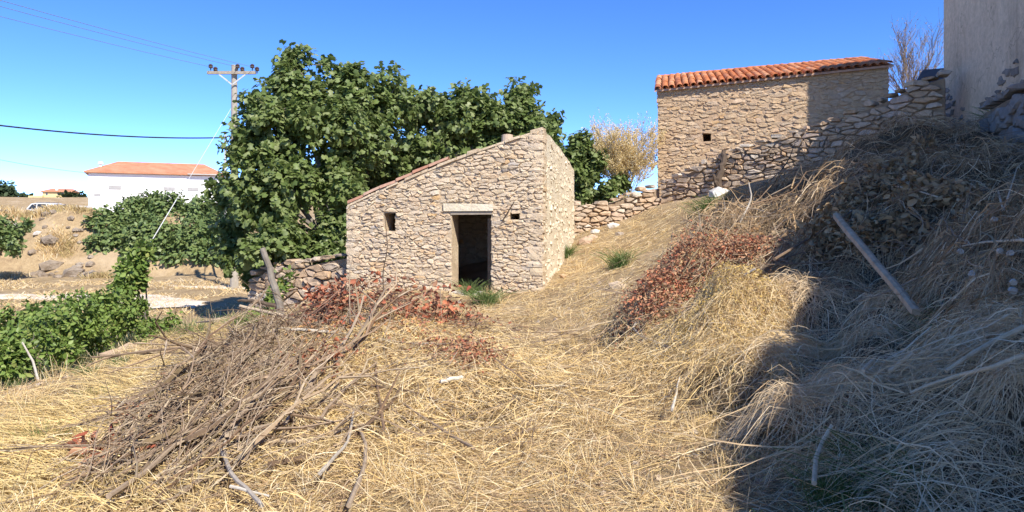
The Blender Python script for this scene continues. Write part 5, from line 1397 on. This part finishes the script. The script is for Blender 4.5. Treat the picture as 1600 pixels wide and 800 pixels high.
branch(lp, 'upright_twig', [at(605, 500, 9.1), at(597, 430, 9.3), at(606, 385, 9.3), at(600, 330, 9.35)], .009, .004, M['dark_wood'], label='thin dark twig standing up against the hut front')
branch(lp, 'upright_twig', [at(690, 500, 9.1), at(688, 452, 9.2)], .007, .004, M['twig'])
# dark leaning stump beyond the pile
stump = empty('dead_stump', at(440, 470, 13.0), 'dark leaning dead stump beside the sapling left of the hut', 'stump')
branch(stump, 'stem', [at(440, 500, 12.9), at(430, 450, 12.9), at(410, 388, 13.0)], .075, .05, M['bark'], 9)
branch(stump, 'side_stem', [at(437, 480, 12.9), at(400, 470, 12.9), at(372, 470, 12.9)], .045, .02, M['dark_wood'], 7)

# ------------------------------------------------------------------ sunlit heap on the right slope
rp = empty('brush_heap', (2.5, 9.8, .5), 'sunlit heap of reddish brush and straw at the foot of the dark mound', 'brush heap')
core(rp, 'litter', M['litter'], pile2_h, surf, .8, 4.6, 6.0, 13.6, .75)
spec = [(2.5 + rs.gauss(0, .65), 10.2 + rs.gauss(0, 1.0), rs.uniform(.2, 1.7) + (math.pi if rs.random() < .5 else 0), rs.uniform(.4, 1.3), rs.uniform(0, .36)) for _ in range(520)]
twigs(rp, spec, M['twig'], surf2, 150, 3)
N = 20000
x = np.concatenate([rng.normal(2.25, .5, N), rng.normal(2.6, .7, N // 3)]); y = np.concatenate([rng.normal(7.6, .7, N), rng.normal(10.6, 1.1, N // 3)]); n = len(x)
V, q = strands_on(np.stack([x, y], -1), np.where(rng.random(n) < .55, rng.random(n) * 6.28, rng.normal(-2.2, .8, n)), .06 + .5 * rng.random(n) ** 2, .003 + .0045 * rng.random(n), surf2, -.03 + .15 * rng.random(n), -.08 + .24 * rng.random(n), 4, 1.9, .09 * rng.random(n))
s_ = Soup(); s_.add(V, q); s_.build('straw', M['straw'], rp)
leaf_litter(rp, 'red_leaves', [(1150, 458, 10.2, .5, 700), (1100, 470, 10.0, .5, 600), (1060, 510, 9.4, .45, 500), (1020, 545, 8.7, .4, 320), (1180, 455, 10.2, .3, 300), (1050, 520, 9.2, .5, 1300), (1120, 455, 10.2, .5, 1400), (1150, 445, 10.5, .45, 1300), (1030, 545, 8.8, .4, 700), (1000, 500, 9.8, .3, 160), (1070, 400, 12, .4, 260), (1100, 440, 10.6, .5, 900), (1060, 480, 9.8, .5, 700), (1160, 470, 9.9, .4, 500)], M['dark_red'], surf2, .045, 65, .42)
leaf_litter(rp, 'orange_leaves', [(1145, 345, 12.6, .35, 380), (1165, 360, 12, .3, 260), (1110, 420, 11, .5, 260), (1180, 400, 11, .4, 200), (1150, 430, 10.5, .4, 200)], M['orange_leaf'], surf2, .075, 66, .22)
leaf_litter(rp, 'seed_heads', [(1120, 580, 7.7, .5, 1500), (1150, 540, 8.2, .5, 1000), (1170, 610, 7.1, .3, 500), (1080, 600, 7.4, .4, 700), (1140, 560, 7.9, .5, 2200), (1190, 560, 7.8, .4, 1400)], M['yellow_weed'], surf2, .028, 67, .26, TINY)
leaf_litter(rp, 'husks', [(1120, 580, 7.7, .5, 1200), (1150, 540, 8.2, .5, 900), (1180, 580, 7.5, .4, 700)], M['brown_leaf'], surf2, .03, 69, .24, TINY)
branch(rp, 'long_branch', [hit(1050, 545, .13), hit(1000, 525, .13), hit(988, 512, .13), hit(1005, 490, .13)], .014, .008, PW, label='hooked pale branch end poking from the heap')
branch(rp, 'long_branch', [at(965, 490, 10.2), at(1030, 450, 11), at(1100, 400, 12), at(1150, 350, 12.8), at(1205, 290, 13.6)], .022, .008, M['twig'])
branch(rp, 'long_branch', [hit(1180, 420, .13), hit(1090, 470, .13), hit(1030, 520, .13)], .012, .007, PW)
branch(rp, 'long_branch', [at(1155, 350, 12.6), at(1175, 310, 12.8), at(1170, 285, 12.9)], .018, .010, PW)
branch(rp, 'long_branch', [at(1175, 320, 12.7), at(1240, 300, 12.8), at(1260, 268, 12.9)], .014, .007, M['twig'])
branch(rp, 'long_branch', [hit(1050, 640, .13), hit(1062, 590, .13)], .012, .006, PW)

# ------------------------------------------------------------------ the shaded mound of cut weeds
mound = empty('weed_mound', (4.5, 8, 1.0), 'large shaded mound of cut weeds and brush covering the right slope', 'brush mound')
xs_ = np.arange(1.4, 12, .09); ys_ = np.arange(3.0, 17, .09); Xg, Yg = np.meshgrid(xs_, ys_)
Zg = surfm(Xg, Yg) + .012 + (rng.random(Xg.shape) - .5) * .06; id_ = np.arange(Xg.size).reshape(Xg.shape)
q = np.stack([id_[:-1, :-1], id_[:-1, 1:], id_[1:, 1:], id_[1:, :-1]], -1).reshape(-1, 4); mq = (Xg > mound_x(Yg) + .12 + .5 * vnoise(Xg, Yg, 2, 81)) & (Xg < 7.1 + .31 * (Yg - 9.2)) & (Xg < .78 * Yg + .8)
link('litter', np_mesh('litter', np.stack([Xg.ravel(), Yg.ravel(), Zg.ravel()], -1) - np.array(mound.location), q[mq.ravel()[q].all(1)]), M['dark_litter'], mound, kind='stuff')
def mstr(N, yr, xs, ang_f, L_, wd_, hmax, lift, mat, name, keepf=None, curve=.9, arch=.08, K=5, dens=None):
    y = yr[0] + (yr[1] - yr[0]) * rng.random(N) ** 1.35; x = mound_x(y) + .02 + xs * rng.random(N) * (.35 + .06 * y)
    k_ = (x < .75 * y + .8) & (x < 6.9 + .31 * (y - 9.2)) & (x > mound_x(y) + .05 + .6 * (vnoise(x, y, 3, 33) - .2))
    if keepf is not None: k_ &= keepf(x, y)
    if dens is not None: k_ &= rng.random(N) < dens(x, y)
    x, y = x[k_], y[k_]; n = len(x); a = ang_f(x, y, n)
    V, q = strands_on(np.stack([x, y], -1), a, L_[0] + (L_[1] - L_[0]) * rng.random(n) ** 1.5, (wd_ * (.5 + rng.random(n))) * (.7 + .06 * y), surfm, hmax * rng.random(n) ** 1.3, lift * np.clip(rng.normal(size=n), -1.1, 1.5) ** 3 * .35, K, curve, arch * rng.random(n))
    s_ = Soup(); s_.add(V, q); s_.build(name, mat, mound)
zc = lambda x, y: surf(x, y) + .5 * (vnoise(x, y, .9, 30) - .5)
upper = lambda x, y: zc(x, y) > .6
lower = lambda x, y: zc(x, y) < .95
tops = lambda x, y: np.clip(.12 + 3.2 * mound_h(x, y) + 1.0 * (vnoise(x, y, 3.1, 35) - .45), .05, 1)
down = lambda x, y, n: np.where(rng.random(n) < .65, 3.3 + vnoise(x, y, .9, 31) * 2.4 - 1.2 + rng.normal(size=n) * .55, rng.random(n) * 6.28)
anyway = lambda x, y, n: rng.random(n) * 6.28
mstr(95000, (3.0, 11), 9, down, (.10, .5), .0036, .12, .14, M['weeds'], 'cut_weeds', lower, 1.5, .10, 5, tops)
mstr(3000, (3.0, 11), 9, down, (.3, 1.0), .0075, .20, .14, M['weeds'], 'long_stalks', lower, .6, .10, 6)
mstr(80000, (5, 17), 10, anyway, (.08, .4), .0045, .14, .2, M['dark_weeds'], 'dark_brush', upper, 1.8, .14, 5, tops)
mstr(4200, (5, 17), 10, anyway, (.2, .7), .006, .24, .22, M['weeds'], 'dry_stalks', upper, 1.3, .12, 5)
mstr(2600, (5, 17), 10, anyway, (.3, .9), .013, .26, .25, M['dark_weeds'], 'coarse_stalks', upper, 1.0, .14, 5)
spec = []
for _ in range(420):
    y = rs.uniform(6, 15.5); x = float(mound_x(np.array(y))) + .5 + rs.random() * (.45 * y)
    if x > .72 * y or sz(x, y) < .8: continue
    spec.append((x, y, rs.uniform(0, 6.28), rs.uniform(.5, 1.5), rs.uniform(.04, .26)))
twigs(mound, spec, M['twig'], surfm, 120, 4)
spots = []
for (px, py, Y) in ((1290, 350, 10.6), (1330, 345, 10.4), (1270, 385, 10), (1320, 390, 9.6), (1380, 330, 10.3), (1395, 300, 10.8), (1440, 250, 11.6), (1250, 360, 11), (1400, 420, 8.6), (1460, 440, 8), (1520, 430, 7.6), (1290, 420, 9.2), (1350, 430, 8.8), (1580, 450, 6.8), (1500, 380, 8.6), (1430, 380, 9)):
    spots.append((px, py, Y, .28, 210))
leaf_litter(mound, 'brown_leaves', spots, M['brown_leaf'], surfm, .10, 70, .34)
# weathered plank and stalks lying on it
def lie(px, py, Y): p = at(px, py, Y); return p
a, b = hit(1306, 336, .34), hit(1432, 488, .30)
plank = empty('wooden_post', tuple(b), 'weathered grey wooden post lying slantwise on the dark mound', 'post')
mb = MB(); dv = (b - a).normalized(); sd = dv.cross(Vector((0, 0, 1))).normalized(); up_ = sd.cross(dv)
pts = []
n_ = 8; V = []
for i in range(n_ + 1):
    c = a.lerp(b, i / n_) + Vector((random.uniform(-.006, .006), random.uniform(-.006, .006), random.uniform(-.004, .004))); s0 = .043 - .008 * i / n_
    for (u_, v_) in ((-1, -.7), (-.8, .55), (0, .8), (.85, .5), (1, -.6)): V.append(c + sd * u_ * s0 * random.uniform(.92, 1.06) + up_ * v_ * s0)
Fc = [(i * 5 + j, i * 5 + (j + 1) % 5, i * 5 + 5 + (j + 1) % 5, i * 5 + 5 + j) for i in range(n_) for j in range(5)] + [(4, 3, 2, 1, 0), tuple(n_ * 5 + j for j in range(5))]
mb.add(V, Fc); mb.build('timber', M['brown_wood'], plank)
def stalk(pxs, r0, r1, mat, label, name='dry_stalk', lift=.2):
    P = [hit(px, py, lift) for px, py in pxs]; base = P[0]
    root = None; mb = MB(); Q = []
    for i in range(len(P) - 1):
        for j in range(4): Q.append(P[i].lerp(P[i + 1], j / 4))
    Q.append(P[-1]); mb.tube(Q, [r0 + (r1 - r0) * i / (len(Q) - 1) for i in range(len(Q))], 7)
    o = mb.build(name, mat, None, origin=tuple(base)); return tag(o, label, 'stalk', 'pale stalks on the shaded mound')
stalk([(1600, 512), (1560, 530), (1520, 552), (1478, 580)], .019, .011, TS, 'thick pale stalk slanting in from the right edge, upper of two')
stalk([(1600, 555), (1550, 574), (1500, 586), (1450, 602), (1422, 614)], .014, .008, TS, 'long pale stalk from the right edge, lower of two')
stalk([(1272, 755), (1275, 715), (1285, 690), (1300, 665)], .014, .012, TS, 'short bent pale stalk near the bottom in the shade')
stalk([(1390, 580), (1425, 553)], .014, .012, TS, 'short pale stub of stalk in the middle of the mound')
stalk([(1348, 580), (1366, 560)], .014, .010, TS, 'small pale stub of stalk left of the middle of the mound')
stalk([(1210, 405), (1260, 375), (1310, 345), (1352, 315)], .016, .008, M['twig'], 'long dark grey stalk above the wooden post on the mound')
stalk([(1600, 375), (1540, 378), (1500, 385)], .012, .006, TS, 'thin pale stalk at the right edge in the dark brush')
stalk([(1560, 300), (1568, 330), (1590, 260)], .012, .006, TS, 'curled pale stalk at the right edge high on the mound')
stalk([(1396, 290), (1440, 300), (1478, 312)], .012, .008, TS, 'pale straight stalk high on the mound')
# cut ends of stems, pale discs
for (px, py) in ((1502, 393), (1580, 395), (1564, 393), (1519, 428), (1584, 442), (1584, 455), (1555, 342)):
    p = hit(px, py, .22)
    branch(mound, 'cut_stem', [p + Vector((.12, .2, -.05)), p + Vector((.03, .06, 0)), p], .022, .022, M['pale_twig'], 7)

# ------------------------------------------------------------------ small things: grass, stones, post, bag
def tuft(px, py, n, h, r, label, mat=M['green_grass'], name='grass_tuft', w_=.006, sf=None):
    p = hit(px, py, 0); N = n
    xy = np.stack([p.x + rng.normal(size=N) * r * .18, p.y + rng.normal(size=N) * r * .18], -1)
    H = h * (.45 + .75 * rng.random(N)); ln = rng.normal(size=(N, 2)) * .35; t = np.linspace(0, 1, 4)[None, :, None]
    base = np.concatenate([xy, surf(xy[:, 0], xy[:, 1])[:, None] - .01], 1)
    tv = np.concatenate([ln * H[:, None], H[:, None]], 1)
    pts_ = base[:, None] + tv[:, None] * t; pts_[:, :, :2] += (ln * H[:, None])[:, None] * t ** 2 * .8; pts_[:, :, 2] -= (H * .18)[:, None] * (t[:, :, 0] ** 2)
    V, q = ribbons(pts_, np.full(N, w_) * (.7 + .6 * rng.random(N)))
    o = link(name, np_mesh(name, V - np.array(p), q), mat); o.location = p
    return tag(o, label, 'grass', 'green tufts in the straw')
tuft(760, 476, 420, .34, .5, 'green grass tuft growing at the hut doorstep', w_=.010)
tuft(735, 462, 180, .36, .3, 'slender green grass standing inside the doorway foot', w_=.009)
tuft(884, 402, 220, .38, .35, 'green tuft at the far end of the hut side wall', w_=.011)
tuft(968, 418, 300, .4, .5, 'pale green tuft on the slope right of the hut', w_=.011)
tuft(1108, 330, 420, .35, .9, 'greyish green weeds below the low wall near the barn', w_=.013)
tuft(68, 690, 240, .2, .22, 'small green tuft low on the left slope', w_=.005)
tuft(150, 618, 140, .14, .25, 'faint green tuft below the terrace kerb on the left slope', w_=.006)
tuft(180, 572, 180, .16, .35, 'green tuft against the terrace kerb stones', w_=.007)
tuft(135, 585, 120, .12, .25, 'little green tuft left along the terrace kerb', w_=.007)
tuft(40, 640, 120, .1, .2, 'sparse green tuft near the left edge', w_=.005)
tuft(380, 516, 260, .3, .5, 'bright green weeds behind the left end of the brush pile', w_=.009)
tuft(300, 530, 160, .3, .5, 'yellow green weeds at the far end of the terrace', w_=.009)
tuft(1235, 545, 260, .25, .4, 'dark green weeds between sunlit straw and shade', w_=.007)
tuft(1380, 700, 700, .32, .45, 'large dark green grass clump in the shade at the bottom right', w_=.006)
tuft(1460, 740, 500, .28, .4, 'shaded green grass right of the large clump', w_=.006)
tuft(1310, 780, 500, .22, .4, 'shaded green grass at the bottom edge', w_=.005)
tuft(1570, 650, 300, .24, .3, 'shaded green weeds at the lower right edge', w_=.006)
tuft(1470, 520, 240, .22, .35, 'dim green weeds in the middle of the shaded mound', w_=.007)
tuft(1330, 225, 200, .4, .5, 'green weeds at the foot of the uphill wall', w_=.014)
tuft(1575, 205, 300, .5, .8, 'dark weeds hanging over the retaining wall', M['green_grass'], w_=.014)
# weeds filling the lower garden
N = 16000; x = -5.2 - 5.5 * rng.random(N); y = 7.5 + 8.5 * rng.random(N); k_ = (x < edge_x(y) - .15) & (rng.random(N) < .25 + vnoise(x, y, 1.2, 40)); x, y = x[k_], y[k_]; N = len(x)
H = .12 + .45 * rng.random(N) ** 2; t = np.linspace(0, 1, 3)[None, :, None]
base = np.stack([x, y, surf(x, y)], -1); ln = rng.normal(size=(N, 2)) * .35
V, q = ribbons(base[:, None] + np.concatenate([ln * H[:, None], H[:, None]], 1)[:, None] * t, .006 + .006 * rng.random(N))
tag(link('garden_weeds', np_mesh('garden_weeds', V, q), M['green_grass'], kind='stuff'), 'mixed green weeds filling the lower garden')
k_ = rng.random(N) < .35
V, q = ribbons((base[k_] + rng.normal(size=(k_.sum(), 3)) * .05)[:, None] + (np.concatenate([ln * H[:, None] * 1.6, H[:, None] * 1.2], 1)[k_])[:, None] * t, np.full(k_.sum(), .008))
tag(link('dry_weeds', np_mesh('dry_weeds', V, q), M['feather'], kind='stuff'), 'pale dry weed stalks among the garden greens')
for (a_, b_2, lab) in (((60, 600), (35, 535), 'pale leaning dry stake among the garden vines'),):
    p0 = at(a_[0], a_[1] - 5, 7.9); p1 = at(b_2[0], b_2[1], 8.1); mb = MB(); mb.tube([p0, p0.lerp(p1, .5) + Vector((.03, 0, 0)), p1], [.014, .012, .008], 6)
    tag(mb.build('dry_stake', M['pale_twig'], None, origin=tuple(p0)), lab, 'stake')
rk = random.Random(77)
for (px, py, s, mt, lab) in ((957, 354, .16, 'white_stone', 'white loose stone at the foot of the low wall'), (930, 362, .13, 'white_stone', 'pale loose stone nearest the hut on the slope'), (915, 378, .2, 'field_stone', 'flat grey stone beside the hut back corner'), (965, 448, .16, 'field_stone', 'grey stone half buried on the straw slope'), (968, 366, .12, 'field_stone', 'small stone right of the white one below the wall'), (925, 372, .14, 'field_stone', 'brown stone in the rubble by the hut corner'), (1122, 303, .24, 'white_stone', 'white rounded stone under the dark leaning post'), (880, 432, .08, 'field_stone', 'small stone on the path beside the hut side wall')):
    p = hit(px, py, .02); o = boulder('loose_stone', p, (s * 1.15, s, s * .7), rk, M[mt]); tag(o, lab, 'stone', 'loose stones on the slope')
a, b = at(1121, 296, 19.0), at(1131, 236, 19.25)
dp = empty('dark_post', tuple(a), 'dark gnarled dead trunk leaning on the wall in front of the barn', 'trunk')
branch(dp, 'stem', [a - Vector((0, 0, .25)), at(1123, 280, 19.0), at(1128, 255, 19.05), b], .11, .06, M['dark_wood'], 8)
branch(dp, 'side_stem', [at(1121, 290, 18.95), at(1114, 272, 18.95)], .08, .03, M['dark_wood'], 7)
dt = empty('dead_sapling', tuple(hit(1215, 290, 0)), 'thin dark dead sapling before the uphill wall', 'sapling')
branch(dt, 'stem', [hit(1205, 292, 0), at(1220, 268, 16.8), at(1232, 250, 16.9), at(1242, 225, 17)], .02, .008, M['dark_wood'], 6)
branch(dt, 'side_stem', [at(1222, 265, 16.8), at(1200, 285, 16.6), at(1175, 300, 16.4)], .014, .006, M['dark_wood'], 6)
